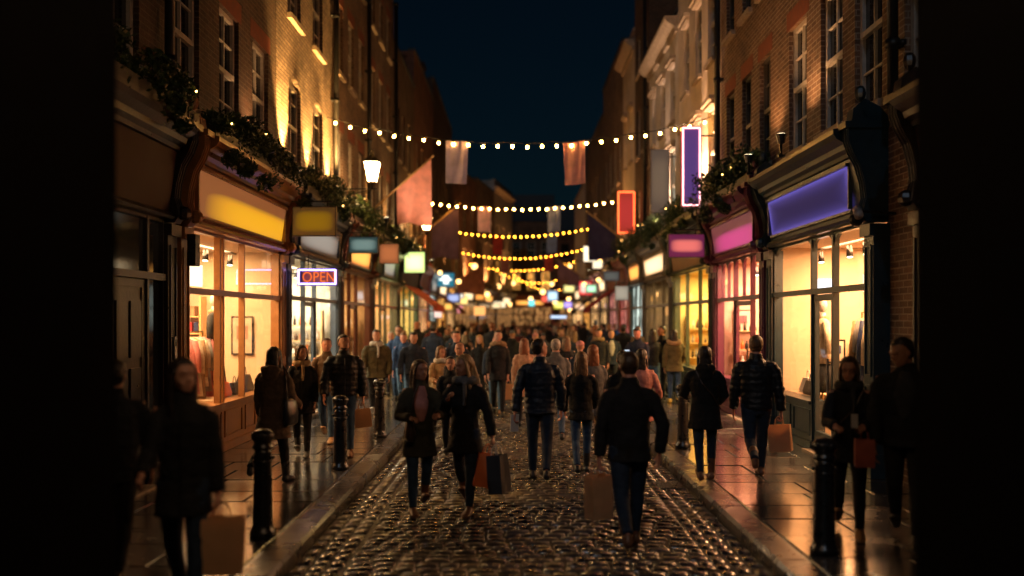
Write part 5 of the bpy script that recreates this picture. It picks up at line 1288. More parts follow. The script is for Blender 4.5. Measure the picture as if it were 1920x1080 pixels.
        back = [(0, -.12, .85), (0, -.30, .55), (fl*.1, -.36, .15), (fl*.3, -.38, -.35), (fl*.6, -.34, -.35-(Lh-1)*.45), (fl*.9, -.32, -.35-(Lh-1)*.95)]
        rr = [(.28, .25), (.36, .22), (.37, .19), (.40, .17), (.36, .13), (.20, .06)]
        m.tube([H(*p) for p in back], [(a*hh, b*hh) for a, b in rr], 12, up=(0, 1, 0))
        for s in (-1, 1):
            loc = [(s*.20, .16, .90), (s*.33, .12, .62), (s*.37, .06, .25), (s*(.38), .02, -.15), (s*.36+fl*.15, .06, -.55), (s*.32+fl*.25, .10, -.55-(Lh-1.2)*.6)]
            m.tube([H(*p) for p in loc], [(.07*hh, .10*hh), (.075*hh, .14*hh), (.08*hh, .17*hh), (.09*hh, .17*hh), (.08*hh, .13*hh), (.03*hh, .05*hh)], 9, up=(0, 1, 0))
            if wv:
                for k in range(4):
                    a0 = rnd.uniform(-.3, .3); m.tube([H(s*rnd.uniform(.1, .3)+fl*.2*t*2, -.35-.05*rnd.random(), .2-t*2*rnd.uniform(.8, 1.05)) for t in (0, .3, .6, .9)], [.07*hh, .06*hh, .045*hh, .015*hh], 6)
        if g('bun'): m.ball(H(0, -.5, .75), .16*hh, 10, 7)
    if m.v:
        hmesh = remesh(m, .011*q, 1, 'hair')
        displace(hmesh, lambda c: .006*noise.noise(c*28)+.003*noise.noise(c*70))
        o = finish(hmesh, 'hair' if hs_ != 'cap' else 'hat', root, [CL[g('hatc', 'black')] if hs_ == 'cap' else hm])
    # ---- trousers
    m = MB(); lw = g('legw', 1.0)*(.95 if fem else 1.0)
    m.loft([[T(a*cos(t), b*sin(t), z) for t in [2*pi*k/14 for k in range(14)]] for z, a, b in ((hipz-.05*h, .07*h, .058*h), (hipz, .092*h, .065*h), (hipz+.05*h, .088*h, .06*h), (hipz+.08*h, .08*h, .055*h))])
    for s, hp, K, A, b, a in legs:
        m.tube([hp+Vector((0, 0, .015*h)), hp.lerp(K, .45), K, K.lerp(A, .35), A+Vector((0, 0, .012*h))], [(.052*h*lw, .060*h*lw), .049*h*lw, .038*h*lw, .036*h*lw, .027*h*lw], 12)
    tm = remesh(m, .012*q, 1, 'trousers')
    displace(tm, lambda c: .005*noise.noise(Vector((c.x*14, c.y*14, c.z*26))))
    finish(tm, 'trousers', root, [CL[g('trs', 'darkdenim')]])
    # ---- shoes
    for s, hp, K, A, b, a in legs:
        m = MB(); pt = max(0, -b)*.85 if b < -.12 else 0
        Rf = Matrix.Rotation(-pt, 3, 'X')       # heel up on the trailing foot
        base = A-Vector((0, 0, .0)); fo = lambda x, y, z: base+Rf @ Vector((x*h, -y*h, z*h))
        m.loft([[fo(a_*cos(t), yc, zc+b_*sin(t)) for t in [2*pi*k/10 for k in range(10)]] for yc, a_, b_, zc in ((-.046, .014, .014, -.024), (-.036, .024, .024, -.018), (.0, .026, .032, -.012), (.04, .029, .024, -.021), (.08, .033, .019, -.026), (.108, .027, .015, -.029), (.124, .012, .009, -.033))])
        m.tube([fo(0, -.004, -.02), A+(K-A).normalized()*(.05*h if not g('boots') else .13*h)], [.025*h, (.024 if not g('boots') else .032)*h], 10)
        sm = remesh(m, .012*q, 1, 'shoe'); finish(sm, 'shoe', root, [SH[g('shoe', 'black')]])
    # ---- coat
    m = MB(); hem = g('hem', .02)      # how far below the hip joint the coat ends, in units of height
    B_ = bulk; wst = g('waist', .93 if fem else 1.06); fl = g('flare', 1.0)
    rings = []
    zz = []
    if hem > .03:
        for k in range(4): f = k/3; zz.append((hipz-hem*h*(1-f)-.0, (.098+.018*fl*(1-f))*h*B_, (.068+.020*fl*(1-f)+.10*abs(sin(st))*hem*(1-f))*h*B_))
    else: zz.append((hipz-hem*h, .094*h*B_, .068*h*B_)); zz.append((hipz-hem*h+.02*h, .098*h*B_, .070*h*B_))
    zz += [(hipz+.10*h, .094*wst*h*B_, .066*h*B_), (hipz+.19*h, .104*h*B_, .073*h*B_), (sz_-.045*h, .108*h*B_ if not fem else .100*h*B_, .074*h*B_), (sz_-.012*h, shw*.95, .060*h*B_), (sz_+.012*h, shw*.74, .054*h), (sz_+.034*h, .052*h, .048*h), (sz_+.050*h, .043*h, .045*h), (sz_+.066*h, .043*h, .045*h), (sz_+.072*h, .038*h, .040*h)]
    m.loft([[T(a*cos(t), b*sin(t), z) for t in [2*pi*k/18 for k in range(18)]] for z, a, b in zz])
    for s, S, E, W, d2 in arms:
        m.tube([S-Vector((s*.045*h, 0, .012*h)), S+Vector((-s*.008*h, 0, -.020*h)), S.lerp(E, .30)+Vector((s*.002*h, 0, 0)), S.lerp(E, .6), E, E.lerp(W, .5), W-d2*.004*h], [.034*h, .036*h*B_, .038*h*B_, .036*h*B_, .034*h*B_, .033*h*B_, .030*h*B_, .025*h*B_], 12)
    if g('hood'):
        m.tube([T(-.055*h, .02*h, sz_+.03*h), T(-.05*h, .055*h, sz_+.035*h), T(0, .075*h, sz_+.03*h), T(.05*h, .055*h, sz_+.035*h), T(.055*h, .02*h, sz_+.03*h)], [.02*h, .032*h, .042*h, .032*h, .02*h], 9)
        m.ball(T(0, .062*h, sz_-.005*h), (.06*h, .035*h, .05*h), 10, 7)
    cm = remesh(m, .0125*q, 2, 'coat')
    sd_ = g('seed', 1); pf = .0055 if g('puff') else 0
    displace(cm, lambda c: .009*noise.noise(Vector((c.x*9, c.y*9, c.z*15+sd_)))+.005*noise.noise(Vector((c.x*22, c.y*22, c.z*34)))+(pf*abs(sin(c.z*pi/.075))-pf*.4))
    cn = 'coat' if hem > .06 else 'jacket'
    finish(cm, cn, root, [CL[g('coat', 'black')]])
    if g('hem', .02) > .03 or True:
        mm = MB(); fr_ = -1
        # closing placket, pocket flaps and buttons on the chest side
        if g('front') and not g('open'):
            def surf(x, z):
                best = min(zz, key=lambda r: abs(r[0]-z)); a, b = best[1], best[2]; return T(x, -b*math.sqrt(max(0, 1-(x/a)**2))-.010, z)
            zs_ = [hipz-hem*h*.8+(sz_-hipz+hem*h*.8)*k/6 for k in range(7)]
            mm.tube([surf(.012, z) for z in zs_], [(.010, .008)]*7, 6)
            for s in (-1, 1): mm.tube([surf(s*.045*h, hipz+.045*h), surf(s*.065*h, hipz+.055*h)], .009, 5)
            finish(remesh(mm, .006, 1, 'placket'), 'placket', root, [CL[g('trim', g('coat', 'black'))]])
    if g('open'):     # jacket worn open over a light top
        mm = MB(); mm.loft([[T(a*cos(t), -b*B_-.002+.022*h*sin(t), z) for t in [2*pi*k/12 for k in range(12)]] for z, a, b in ((hipz+.09*h, .020*h, .056*h), (hipz+.15*h, .040*h, .060*h), (hipz+.21*h, .052*h, .064*h), (sz_-.03*h, .046*h, .054*h), (sz_+.03*h, .026*h, .040*h))])
        finish(remesh(mm, .012, 1, 'top'), 'top', root, [CL[g('open')]])
    if g('scarf'):
        mm = MB(); mm.tube([T((.055*h)*cos(k), (.052*h)*sin(k)-.006*h, sz_+.035*h+.006*sin(3*k)) for k in [2*pi*j/12 for j in range(13)]], .030*h, 9)
        if g('front'): mm.tube([T(.02*h, -.075*h, sz_+.02*h), T(.025*h, -.088*h, sz_-.05*h), T(.02*h, -.088*h, sz_-.12*h)], [(.03*h, .014*h), (.028*h, .012*h), (.026*h, .010*h)], 8)
        finish(remesh(mm, .011, 1, 'scarf'), 'scarf', root, [CL[g('scarf')]])
    if g('furhood'):
        mm = MB(); mm.tube([T((.075*h)*cos(k), (.062*h)*sin(k)+.02*h, sz_+.028*h-.02*h*sin(k)) for k in [2*pi*j/12 for j in range(13)]], .030*h, 9)
        fmsh = remesh(mm, .011, 0, 'hood_trim')
        displace(fmsh, lambda c: .014*noise.noise(c*45))
        finish(fmsh, 'hood_trim', root, [CL[g('furhood')]])
    if g('glasses'):
        mm = MB()
        for s in (-1, 1): mm.tube([H(s*.15+.09*cos(k), .41, .52+.07*sin(k)) for k in [2*pi*j/10 for j in range(11)]], .012*hh, 5)
        for s in (-1, 1): mm.bar(H(s*.24, .40, .53), H(s*.35, -.02, .5), .012*hh, 5)
        o = mm.build('glasses', M['leather']); o.parent = root
    if g('strap'):    # crossbody strap
        s = g('strap'); mm = MB(); fb = 1 if g('strapback', True) else -1
        mm.tube([T(s*.07*h, fb*.045*h, sz_+.01*h), T(s*.03*h, fb*.080*h*B_, sz_-.08*h), T(-s*.045*h, fb*.078*h*B_, hipz+.13*h), T(-s*.10*h*B_, fb*.03*h, hipz+.02*h)], [(.010, .006)]*4, 6)
        o = mm.build('bag_strap', M['leather_br']); o.parent = root
    root['_hL'] = list(arms[0][3]+arms[0][4]*.07); root['_hR'] = list(arms[1][3]+arms[1][4]*.07)
    for o in list(root.children): ORG[o] = Vector((0, 0, 0))
    return root
def put(root, px, feet=None, d=None, zg=None, rz=0, s=None):
    """stand a figure where the sight line through a photo column meets its distance"""
    if d is None: d = VX*(CH-zg)/(feet-598)
    x = (px-968)/VX*d; root.location = (x, d, zg); root.rotation_euler.z = rz; return root
def hand(root, which):
    v = Vector(root['_h'+which]); return root.location + Matrix.Rotation(root.rotation_euler.z, 3, 'Z') @ v
def clean(root):
    for k in ('_hL', '_hR'):
        if k in root: del root[k]
def carrier(label, at, w_, h_, dp, mat, rz=0, name='paper_bag', drop=.10, tilt=0.0, gusset=None):
    """a shopping bag hanging by two cord handles from the point at"""
    root = empty(name, (at.x, at.y, at.z-drop-h_), label, 'shopping bag', 'shopping bags carried by walkers', rz)
    root.rotation_euler.y = tilt
    m = MB(); t = .004; w2, d2 = w_/2, dp/2
    def ring(z, k=1.0, kk=1.0, i=0.0): 
        wv = .006*sin(z*40)
        return [(-w2*k+i, -d2*kk+i, z), (-.0, -d2*kk+i-wv*.5, z+.002), (w2*k-i, -d2*kk+i, z), (w2*k-i+wv-.008*kk, 0, z), (w2*k-i, d2*kk-i, z), (0, d2*kk-i, z), (-w2*k+i, d2*kk-i, z), (-w2*k+i-wv+.008*kk, 0, z)]
    m.loft([ring(0, .96), ring(.01), ring(h_*.35, 1.01, 1.05), ring(h_*.7, 1.0, .95), ring(h_, .99, .86), ring(h_-.002, .99, .86, t), ring(.02, .97, .97, t)])
    bo = m.build('bag_body', mat, None); bo.parent = root
    m = MB()
    for y in (-d2*.8, d2*.8): m.tube([(-w_*.2, y, h_-.03), (-w_*.16, y*.7, h_+drop*.6), (-w_*.05, y*.15, h_+drop), (w_*.05, y*.15, h_+drop), (w_*.16, y*.7, h_+drop*.6), (w_*.2, y, h_-.03)], .0045, 5)
    o = m.build('handle', gusset or mat, None); o.parent = root
    return root
def shoulderbag(label, root, side, mat, w_=.36, h_=.30, z=.80, y=0.02, out=.22):
    Rz = Matrix.Rotation(root.rotation_euler.z, 3, 'Z'); h = z
    p = root.location+Rz @ Vector((side*out, y, z)); b = empty('shoulder_bag', p, label, 'handbag', 'bags worn by walkers', root.rotation_euler.z)
    m = MB(); m.loft([[(x*cos(t), yy*sin(t)*1.0, zz) for t in [2*pi*k/14 for k in range(14)]] for zz, x, yy in ((-.02, .03, .10), (0, .055, w_/2*.92), (h_*.4, .065, w_/2), (h_*.85, .04, w_/2*.88), (h_, .015, w_/2*.85))])
    me = m.build('bag_body', mat, None, True); me.parent = b
    m = MB(); m.tube([(0, -w_*.28, h_*.9), (-side*.04, -w_*.16, h_+.25), (-side*.09, 0, h_+.36), (-side*.04, w_*.16, h_+.25), (0, w_*.28, h_*.9)], .010, 6); o = m.build('strap', mat, None); o.parent = b
    return b
def phone(label, p, rz=0, mat=None, size=(.075, .15), tilt=-.9, name='phone', cat='phone'):
    m = MB(); m.box(-size[0]/2, size[0]/2, -.005, .005, -size[1]/2, size[1]/2); o = m.build(name, mat or M['iron']); o.location = p; o.rotation_euler = (tilt, 0, rz); tag(o, label, cat); return o

PI = pi
PRS = {}
def add(key, px, feet, zg, rz, d=None, **s):
    r = person(dict(s, seed=len(PRS)+3)); put(r, px, feet, d, zg, rz); PRS[key] = r; return r
RD, PV = 0.0, .12
front_down = (0.1, .10, .15, .05)
# --- nearest row
a = add('w_left', 345, None, PV, R(8), d=5.9, h=1.66, fem=True, label='dark haired woman in a black coat at the left edge carrying a brown paper bag', hcol='dark', hair='long', hlen=2.1, wave=1, coat='black', hem=.12, trs='darkdenim', stride=.18, yaw=R(38), armL=(-.05, .12, .15, -.02), armR=(.3, .1, .9, .1), gripL=1.3, front=True, shoe='black', skin=SK[0])
carrier('large brown paper bag held by the woman at the left edge', hand(a, 'L'), .30, .36, .15, M['kraft'], R(20), tilt=.05)
a = add('m_edge', 214, None, PV, PI+R(12), d=6.6, h=1.62, label='figure in black seen from behind almost lost in the dark at the far left edge', hcol='black', hair='short', coat='black', hem=.05, trs='black', stride=.2, bulk=1.05, armL=front_down, skin=SK[2])
a = add('m_A', 1180, 1030, RD, PI+R(3), h=1.76, label='cropped haired man in a black jacket walking away with a paper bag, nearest the viewer', hcol='brown', hair='short', coat='black', hem=.055, trs='darkdenim', stride=-.30, knee=.30, bulk=1.04, armL=(-.15, .17, .15, .02), armR=(-.20, .30, .50, .20), gripL=1.35, shoe='brown', skin=SK[3], pitch=R(4))
carrier('brown paper bag hanging from the left hand of the nearest man walking away', hand(a, 'L'), .21, .38, .14, M['kraft'], R(30), tilt=-.03, drop=.10)
a = add('w_785', 787, 962, RD, R(14), h=1.60, fem=True, label='woman in an open dark olive jacket and pink top walking towards the viewer', hcol='brown', hair='long', hlen=1.7, wave=1, coat='darkolive', hem=.14, flare=1.2, waist=1.05, trs='denim', stride=-.16, yaw=R(20), armL=(.35, .28, 1.35, .55), armR=(.25, .28, 1.35, .6), gripL=.9, gripR=.9, open='pink', front=True, boots=True, shoe='brown', skin=SK[1], scarf=None)
shoulderbag('small brown bag at the waist of the woman in the olive jacket', a, -1, M['leather_br'], .26, .2, .80, -.12, .12)
a = add('w_875', 872, 960, RD, R(-12), h=1.66, fem=True, label='blonde woman in a black knee length coat carrying orange and black shopping bags', hcol='blond', hair='long', hlen=1.6, wave=1, flow=.5, coat='black', hem=.13, flare=1.5, trs='darkdenim', stride=.22, yaw=R(-32), pitch=R(6), armL=(.12, .34, .05, -.08), armR=(.35, .15, 2.0, .5), gripL=1.35, gripR=1.0, front=True, scarf='grey', boots=True, shoe='brown', skin=SK[1])
hp = hand(a, 'L')
carrier('orange shopping bag, left of the two held by the blonde woman', hp+Vector((-.15, .03, -.01)), .17, .34, .20, M['bag_orange'], R(10), tilt=.22)
carrier('black and grey shopping bag, right of the two held by the blonde woman', hp+Vector((.07, -.02, -.01)), .16, .40, .22, M['bag_black'], R(-25), tilt=-.10, drop=.11, gusset=M['paper_white'])
a = add('w_right', 1592, 1003, PV, R(-18), h=1.58, fem=True, label='woman with glasses in dark clothes at the right edge reading a paper in her hands', hcol='brown', hair='long', hlen=1.8, wave=1, coat='black', hem=.10, trs='black', stride=.20, yaw=R(-8), pitch=R(10), armL=(.30, .12, 1.25, .45), armR=(.35, .15, 1.2, .40), gripL=.9, gripR=.9, front=True, glasses=True, strap=1, strapback=False, scarf='charcoal', shoe='tan', skin=SK[1])
hp = hand(a, 'L'); phone('white folded paper in the hands of the woman at the right edge', hp+Vector((-.06, -.04, .06)), R(-20), M['bag_grey'], (.055, .15), -.8, 'leaflet', 'paper')
carrier('dull red bag hanging from the wrist of the woman at the right edge', hp+Vector((.05, .03, -.02)), .16, .24, .1, M['bag_red'], R(-15), drop=.08)
a = add('m_edge2', 1698, None, PV, R(-25), d=7.8, h=1.76, label='man in a dark jacket almost lost in the dark at the far right edge', hcol='black', hair='short', coat='black', hem=.04, trs='black', stride=.18, bulk=1.1, armL=front_down, armR=front_down, open='charcoal', front=True, skin=SK[2], yaw=R(-50), pitch=R(20))
# --- second row
a = add('m_1015', 1012, 900, RD, PI-R(3), h=1.78, label='man in a quilted navy puffer jacket walking away with a white paper in his hand', hcol='dark', hair='short', coat='puffnavy', puff=True, hem=.035, trs='darkdenim', stride=.20, yaw=R(-55), armL=(-.3, .22, .18, .0), armR=(.1, .2, .3, .1), gripL=1.1, shoe='black', bulk=1.08, skin=SK[3])
phone('crumpled white paper bag in the hand of the man in the navy puffer jacket', hand(a, 'L')+Vector((0, 0, -.07)), .3, M['paper_white'], (.11, .22), .1, 'paper_bag', 'paper bag')
a = add('w_1092', 1090, 888, RD, PI+R(2), h=1.60, fem=True, label='long haired woman in a short black coat and jeans walking away in the road', hcol='lightbrown', hair='long', hlen=2.3, wave=1, coat='black', hem=.07, flare=1.1, trs='denim', stride=-.20, armL=(.1, .25, .5, .2), armR=(.1, .2, .8, .2), boots=True, shoe='black', legw=.95)
a = add('w_1322', 1322, 900, PV, PI-R(4), h=1.58, fem=True, label='dark haired woman in a black parka with a crossbody strap on the right pavement', hcol='dark', hair='long', hlen=1.5, coat='black', hem=.13, flare=1.3, bulk=1.12, trs='darkdenim', stride=-.12, armL=(.3, .25, 1.1, .4), armR=(.2, .22, .9, .3), strap=1, hood=True, shoe='brown', boots=True)
a = add('m_1418', 1418, 898, PV, PI-R(6), h=1.74, label='man in a quilted black jacket walking away on the right pavement with a paper bag', hcol='lightbrown', hair='short', coat='puffblack', puff=True, hem=.02, trs='darkdenim', stride=-.32, knee=.5, armL=(.1, .12, .25, .05), armR=(.0, .20, .12, .0), gripR=1.3, bulk=1.10, shoe='brown', skin=SK[3])
carrier('brown paper bag held by the man in the quilted black jacket on the right pavement', hand(a, 'R'), .26, .32, .13, M['kraft'], R(-25), tilt=-.08)
a = add('w_513', 512, 908, PV, PI-R(8), h=1.60, fem=True, label='woman from behind in a brown hooded coat with a large black shoulder bag', hcol='dark', hair='long', hlen=1.1, coat='brown', hem=.17, flare=1.5, bulk=1.1, trs='black', stride=-.28, knee=.5, hood=True, armL=(.1, .14, .3, .05), armR=(.1, .2, 1.1, .1), boots=True, shoe='black')
shoulderbag('large black shoulder bag of the woman in the brown hooded coat', a, -1, M['leather'], .36, .30, .72, .06, .24)
a = add('w_567', 566, 856, PV, R(6), h=1.54, fem=True, label='woman in a black coat and thick tan scarf walking towards the viewer on the left', hcol='brown', hair='long', hlen=1.5, coat='black', hem=.13, flare=1.3, trs='black', stride=.12, yaw=R(28), scarf='tan', front=True, boots=True, shoe='black', skin=SK[0])
a = add('m_612', 613, 828, PV, R(4), h=1.62, label='person in a grey brown jacket and jeans just behind the bearded man', hcol='brown', hair='short', coat='brown', hem=.03, trs='denim', stride=.22, yaw=R(10), armL=(.2, .15, 1.0, .3), front=True, shoe='tan', skin=SK[3])
a = add('m_645', 645, 852, PV, R(10), h=1.70, label='bearded man in a black puffer jacket walking towards the viewer past the second bollard', hcol='dark', hair='short', beard=True, coat='puffblack', puff=True, hem=.02, trs='denim', stride=.24, yaw=R(25), armL=(-.05, .16, .2, .02), armR=(.15, .18, .45, .05), gripL=1.3, bulk=1.14, front=True, shoe='brown', skin=SK[0])
carrier('paper bag hanging from the hand of the bearded man in the puffer jacket', hand(a, 'L'), .24, .26, .12, M['kraft'], R(15), tilt=-.1)
a = add('m_707', 706, 783, PV, R(6), h=1.70, label='man in an olive parka over a pale top by the third left bollard', hcol='dark', hair='short', coat='olive', hem=.06, trs='charcoal', stride=.16, yaw=R(8), hood=True, scarf='white', front=True, bulk=1.14, shoe='white', skin=SK[0])
a = add('m_930', 930, 775, RD, R(2), h=1.66, label='man in a denim blue jacket and jeans coming down the road with a paper bag', hcol='brown', hair='short', coat='navy', hem=.02, trs='lightdenim', stride=.14, front=True, bulk=1.15, gripL=1.3, armL=(.0, .14, .12, .0), shoe='tan', skin=SK[3])
carrier('pale brown paper bag beside the man in the denim blue jacket', hand(a, 'L'), .24, .34, .12, M['kraft'], R(10))
a = add('w_982', 983, 800, RD, PI, h=1.66, fem=True, label='auburn haired woman in a long beige coat walking away in the middle of the street', hcol='auburn', hair='long', hlen=1.7, coat='beige', hem=.17, flare=1.5, trs='charcoal', stride=.14, shoe='black')
a = add('m_775', 776, 782, PV, R(5), h=1.66, label='young man in a navy half zip jacket looking down', hcol='dark', hair='short', coat='navy', hem=.02, trs='denim', stride=.16, pitch=R(16), armL=(.2, .15, .5, .1), armR=(.1, .2, .4, .1), front=True, bulk=1.08, skin=SK[0])
a = add('b_757', 757, 765, PV, R(0), h=1.62, label='brown haired youth in a bright blue jacket on the left pavement', hcol='lightbrown', hair='short', coat='blue', hem=.03, trs='lightdenim', stride=.2, pitch=R(12), shoe='tan', skin=SK[3])
a = add('m_750', 748, None, PV, R(0), d=20.3, h=1.76, label='man with glasses in a blue jacket behind the youth in bright blue', hcol='dark', hair='short', coat='blue', hem=.03, trs='denim', stride=.15, glasses=True, skin=SK[2])
a = add('w_735', 733, None, PV, R(0), d=21.8, h=1.60, fem=True, label='short white haired woman in a teal top against the left shopfronts', hcol='grey', hair='short', coat='teal', hem=.03, trs='charcoal', stride=.1, skin=SK[0])
a = add('w_828', 826, None, RD, R(12), d=15.8, h=1.56, fem=True, label='woman in a cream top with long hair behind the woman in the olive jacket', hcol='lightbrown', hair='long', hlen=1.7, coat='tan', hem=.02, trs='charcoal', stride=.15, yaw=R(15), pitch=R(8), armR=(.3, .12, 1.2, .3), scarf='white', skin=SK[0])
a = add('m_862', 862, None, RD, R(0), d=14.6, h=1.66, label='bald man in a black top just behind the blonde woman', hcol='dark', hair='bald', coat='charcoal', hem=.02, trs='charcoal', stride=.15, skin=SK[1])
a = add('w_bag', 845, None, RD, R(0), d=13.2, h=1.48, fem=True, label='short woman in black partly hidden between the olive jacket and the blonde woman', hcol='dark', hair='short', coat='black', hem=.06, trs='black', stride=.12, skin=SK[1])
a = add('m_1040', 1042, None, RD, PI, d=15.2, h=1.70, label='grey haired man in a charcoal jacket behind the man in the navy puffer', hcol='grey', hair='short', coat='grey', hem=.03, trs='denim', stride=.2)
a = add('w_1110', 1112, None, RD, PI, d=13.6, h=1.64, fem=True, label='light brown haired woman in a grey wool coat behind the long haired woman in black', hcol='auburn', hair='long', hlen=1.9, coat='grey', hem=.15, flare=1.3, trs='tan', stride=.15)
a = add('w_1170', 1168, None, RD, PI, d=11.6, h=1.62, fem=True, label='dark haired person in a black coat partly hidden behind the nearest man', hcol='black', hair='short', coat='black', hem=.05, trs='darkdenim', stride=.15)
a = add('w_1200', 1202, None, RD, PI-.3, d=13.0, h=1.60, fem=True, label='woman in a dusty pink coat emerging behind the nearest man', hcol='dark', hair='long', hlen=1.3, coat='pink', hem=.15, trs='charcoal', stride=.15, armR=(.2, .3, .9, .2))
a = add('m_1195', 1196, None, PV, R(-20), d=19.5, h=1.72, label='man in a navy coat looking down at a phone on the right pavement', hcol='dark', hair='short', coat='navy', hem=.04, trs='charcoal', stride=.05, pitch=R(22), armL=(.3, .1, 1.4, .3), armR=(.3, .1, 1.4, .3), front=True, skin=SK[3])
phone('glowing phone in the hand of the man on the right pavement', hand(a, 'R')+Vector((0, -.05, .05)), 0, emit('phone screen', (.7, .85, 1), 1.0), (.10, .17), -.4)
a = add('w_1222', 1224, 752, PV, PI, h=1.68, fem=True, label='woman in a dark jacket and blue jeans walking away on the right', hcol='dark', hair='long', hlen=1.2, coat='charcoal', hem=.02, trs='lightdenim', stride=.22, shoe='white')
a = add('m_1245', 1243, None, PV, R(-70), d=21.5, h=1.74, label='man in black turned aside next to the woman in blue jeans', hcol='black', hair='short', coat='black', hem=.03, trs='black', stride=.1, skin=SK[1])
a = add('w_1265', 1264, 756, PV, PI-R(4), h=1.66, fem=True, label='woman in an olive green coat with a tan furry hood and yellow shoes', hcol='dark', hair='long', hlen=.95, coat='khaki', hem=.08, flare=1.1, bulk=1.15, trs='denim', stride=.10, furhood='tan', shoe='yellow', armR=(.2, .15, .8, .2))
a = add('m_810', 812, None, PV, PI-R(20), d=22.5, h=1.80, label='tall man in a long dark blue coat farther up the left side', hcol='dark', hair='short', coat='navy', hem=.09, trs='tan', stride=.15, bulk=1.1)
a = add('w_900', 899, None, RD, R(0), d=22.0, h=1.64, fem=True, label='blonde woman in a black jacket in the crowd left of centre', hcol='blond', hair='long', hlen=1.8, coat='black', hem=.08, trs='black', stride=.12, front=True, skin=SK[0])
a = add('w_934', 934, None, RD, R(0), d=19.2, h=1.78, fem=True, label='woman with a large fur trimmed hood right behind the man in denim blue', hcol='dark', hair='short', coat='black', hem=.1, trs='black', stride=.1, furhood='fur', skin=SK[0])
a = add('m_855', 856, None, RD, R(0), d=18.6, h=1.78, label='man in a dark blue jacket behind the bald man', hcol='brown', hair='short', coat='navy', hem=.04, trs='charcoal', stride=.14, skin=SK[3])
a = add('w_1055', 1062, None, RD, PI, d=19.5, h=1.66, fem=True, label='long haired woman in black right of centre in the crowd', hcol='lightbrown', hair='long', hlen=2.0, coat='black', hem=.1, trs='black', stride=.14)
a = add('w_1090', 1088, None, RD, PI, d=17.0, h=1.62, fem=True, label='woman with a pink hat and dark coat in the crowd right of centre', hcol='brown', hair='cap', hatc='pink', coat='navy', hem=.1, trs='black', stride=.14)
a = add('m_1120', 1124, None, RD, R(-15), d=24, h=1.78, label='man in a dark coat bending over a phone in the crowd near the navy flag', hcol='dark', hair='short', coat='charcoal', hem=.08, trs='charcoal', stride=.12, pitch=R(20), scarf='tan', skin=SK[3])
a = add('m_1146', 1146, None, RD, R(0), d=24.5, h=1.74, label='man in an open navy jacket and white shirt in the crowd on the right', hcol='lightbrown', hair='short', coat='navy', hem=.05, trs='charcoal', stride=.14, open='white', skin=SK[0])
a = add('w_1020', 1004, None, RD, PI, d=24, h=1.66, fem=True, label='person in a pale pink beanie in the middle of the crowd', hcol='brown', hair='cap', hatc='pink', coat='navy', hem=.06, trs='charcoal', stride=.14)
for r in PRS.values(): clean(r)
# --- the crowd farther on: copies of a few coarser figures with clothes and hair of their own
protos = []
for i, s in enumerate([dict(h=1.76, hair='short', coat='black', stride=.2, front=True, face=1), dict(h=1.66, fem=True, hair='long', hlen=1.6, coat='black', hem=.12, stride=.15, front=True, face=1),
    dict(h=1.80, hair='short', coat='black', hem=.06, stride=-.2, bulk=1.1, face=-1), dict(h=1.64, fem=True, hair='long', hlen=1.9, coat='black', hem=.08, stride=.2, face=-1),
    dict(h=1.72, hair='cap', coat='black', hem=.02, stride=.2, face=-1, hood=True), dict(h=1.62, fem=True, hair='long', hlen=1.2, coat='black', hem=.15, stride=-.18, face=1, scarf='grey', furhood=None)]):
    protos.append((person(dict(s, label='x', q=2.0, seed=60+i, hcol='dark')), s))
rnd = random.Random(21); placed = []; first = {}
cols_ = [('black', 'black'), ('navy', 'navy'), ('charcoal', 'charcoal'), ('brown', 'brown'), ('grey', 'grey'), ('beige', 'beige'), ('olive', 'olive'), ('blue', 'blue'), ('maroon', 'dark red')]
wts = [8, 6, 5, 1.5, 2, .8, 1, 1, 1]
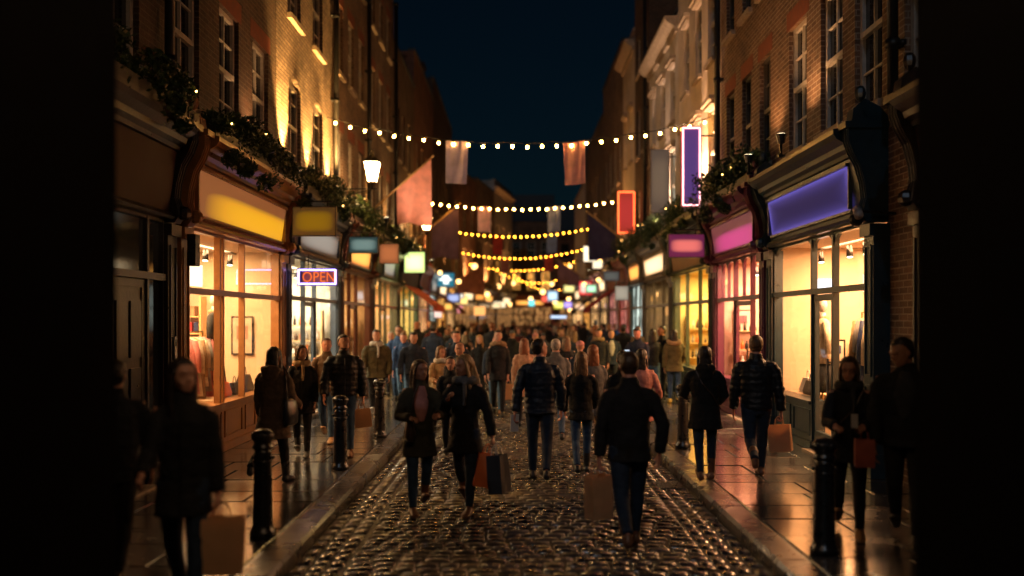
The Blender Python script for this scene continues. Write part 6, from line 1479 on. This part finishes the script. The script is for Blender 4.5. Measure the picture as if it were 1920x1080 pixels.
hcs = ['dark', 'brown', 'black', 'lightbrown', 'blond', 'auburn', 'grey']
n = 0; tries = 0
while n < 145 and tries < 6000:
    tries += 1; d = 24.5*math.exp(rnd.random()**1.15*math.log(78/24.5)); lim = 3.7 if d < 60 else 3.2
    x = rnd.uniform(-lim, lim)+(0 if d < 62 else (d-62)*.10)
    if any(abs(x-a_)*d < 0 or (x-a_)**2+(d-b_)**2 < .30 for a_, b_ in placed): continue
    placed.append((x, d)); k = rnd.randrange(len(protos)); pr, s = protos[k]
    o = pr if k not in first else dup(pr, (0, 0, 0)); first[k] = 1
    zg = PV if (d < 63 and (x < KL-.1 or x > KR+.1)) else RD
    o.location = (x, d, zg); o.rotation_euler.z = (0 if s['face'] > 0 else PI)+rnd.choice((rnd.uniform(-.3, .3), rnd.uniform(-.3, .3), rnd.uniform(-1.2, 1.2))); sc_ = rnd.uniform(.90, 1.08); o.scale = (sc_,)*3
    cc = rnd.choices(cols_, wts)[0]; hc = rnd.choice(hcs); tr = rnd.choice(['darkdenim', 'denim', 'black', 'charcoal'])
    for c in o.children:
        st_ = c.name.split('.')[0]; mt = {'coat': CL[cc[0]], 'jacket': CL[cc[0]], 'placket': CL[cc[0]], 'hair': HC[hc], 'hat': CL[rnd.choice(['black', 'maroon', 'grey', 'pink'])], 'trousers': CL[tr]}.get(st_)
        if mt is None and st_ == 'body': mt = rnd.choice(SK)
        if mt is not None: c.material_slots[0].link = 'OBJECT'; c.material_slots[0].material = mt
    way = 'facing the viewer' if s['face'] > 0 else 'from behind'
    who = {'short': 'short haired pedestrian', 'long': 'long haired pedestrian', 'cap': 'pedestrian in a hat'}[s['hair']]
    zone = 'nearer' if d < 34 else 'middle' if d < 50 else 'farthest'
    sd = 'left' if x < -1.2 else 'right' if x > 1.4 else 'centre'
    o['label'] = '%s in %s %s, %s distant crowd, %s' % (who, cc[1], way, zone, sd)
    o['group'] = 'distant %s in %s, %s %s %s' % (who, cc[1], way, zone, sd); n += 1
    ORG[o] = Vector((0, 0, 0))

bpy.data.scenes.remove(RS)
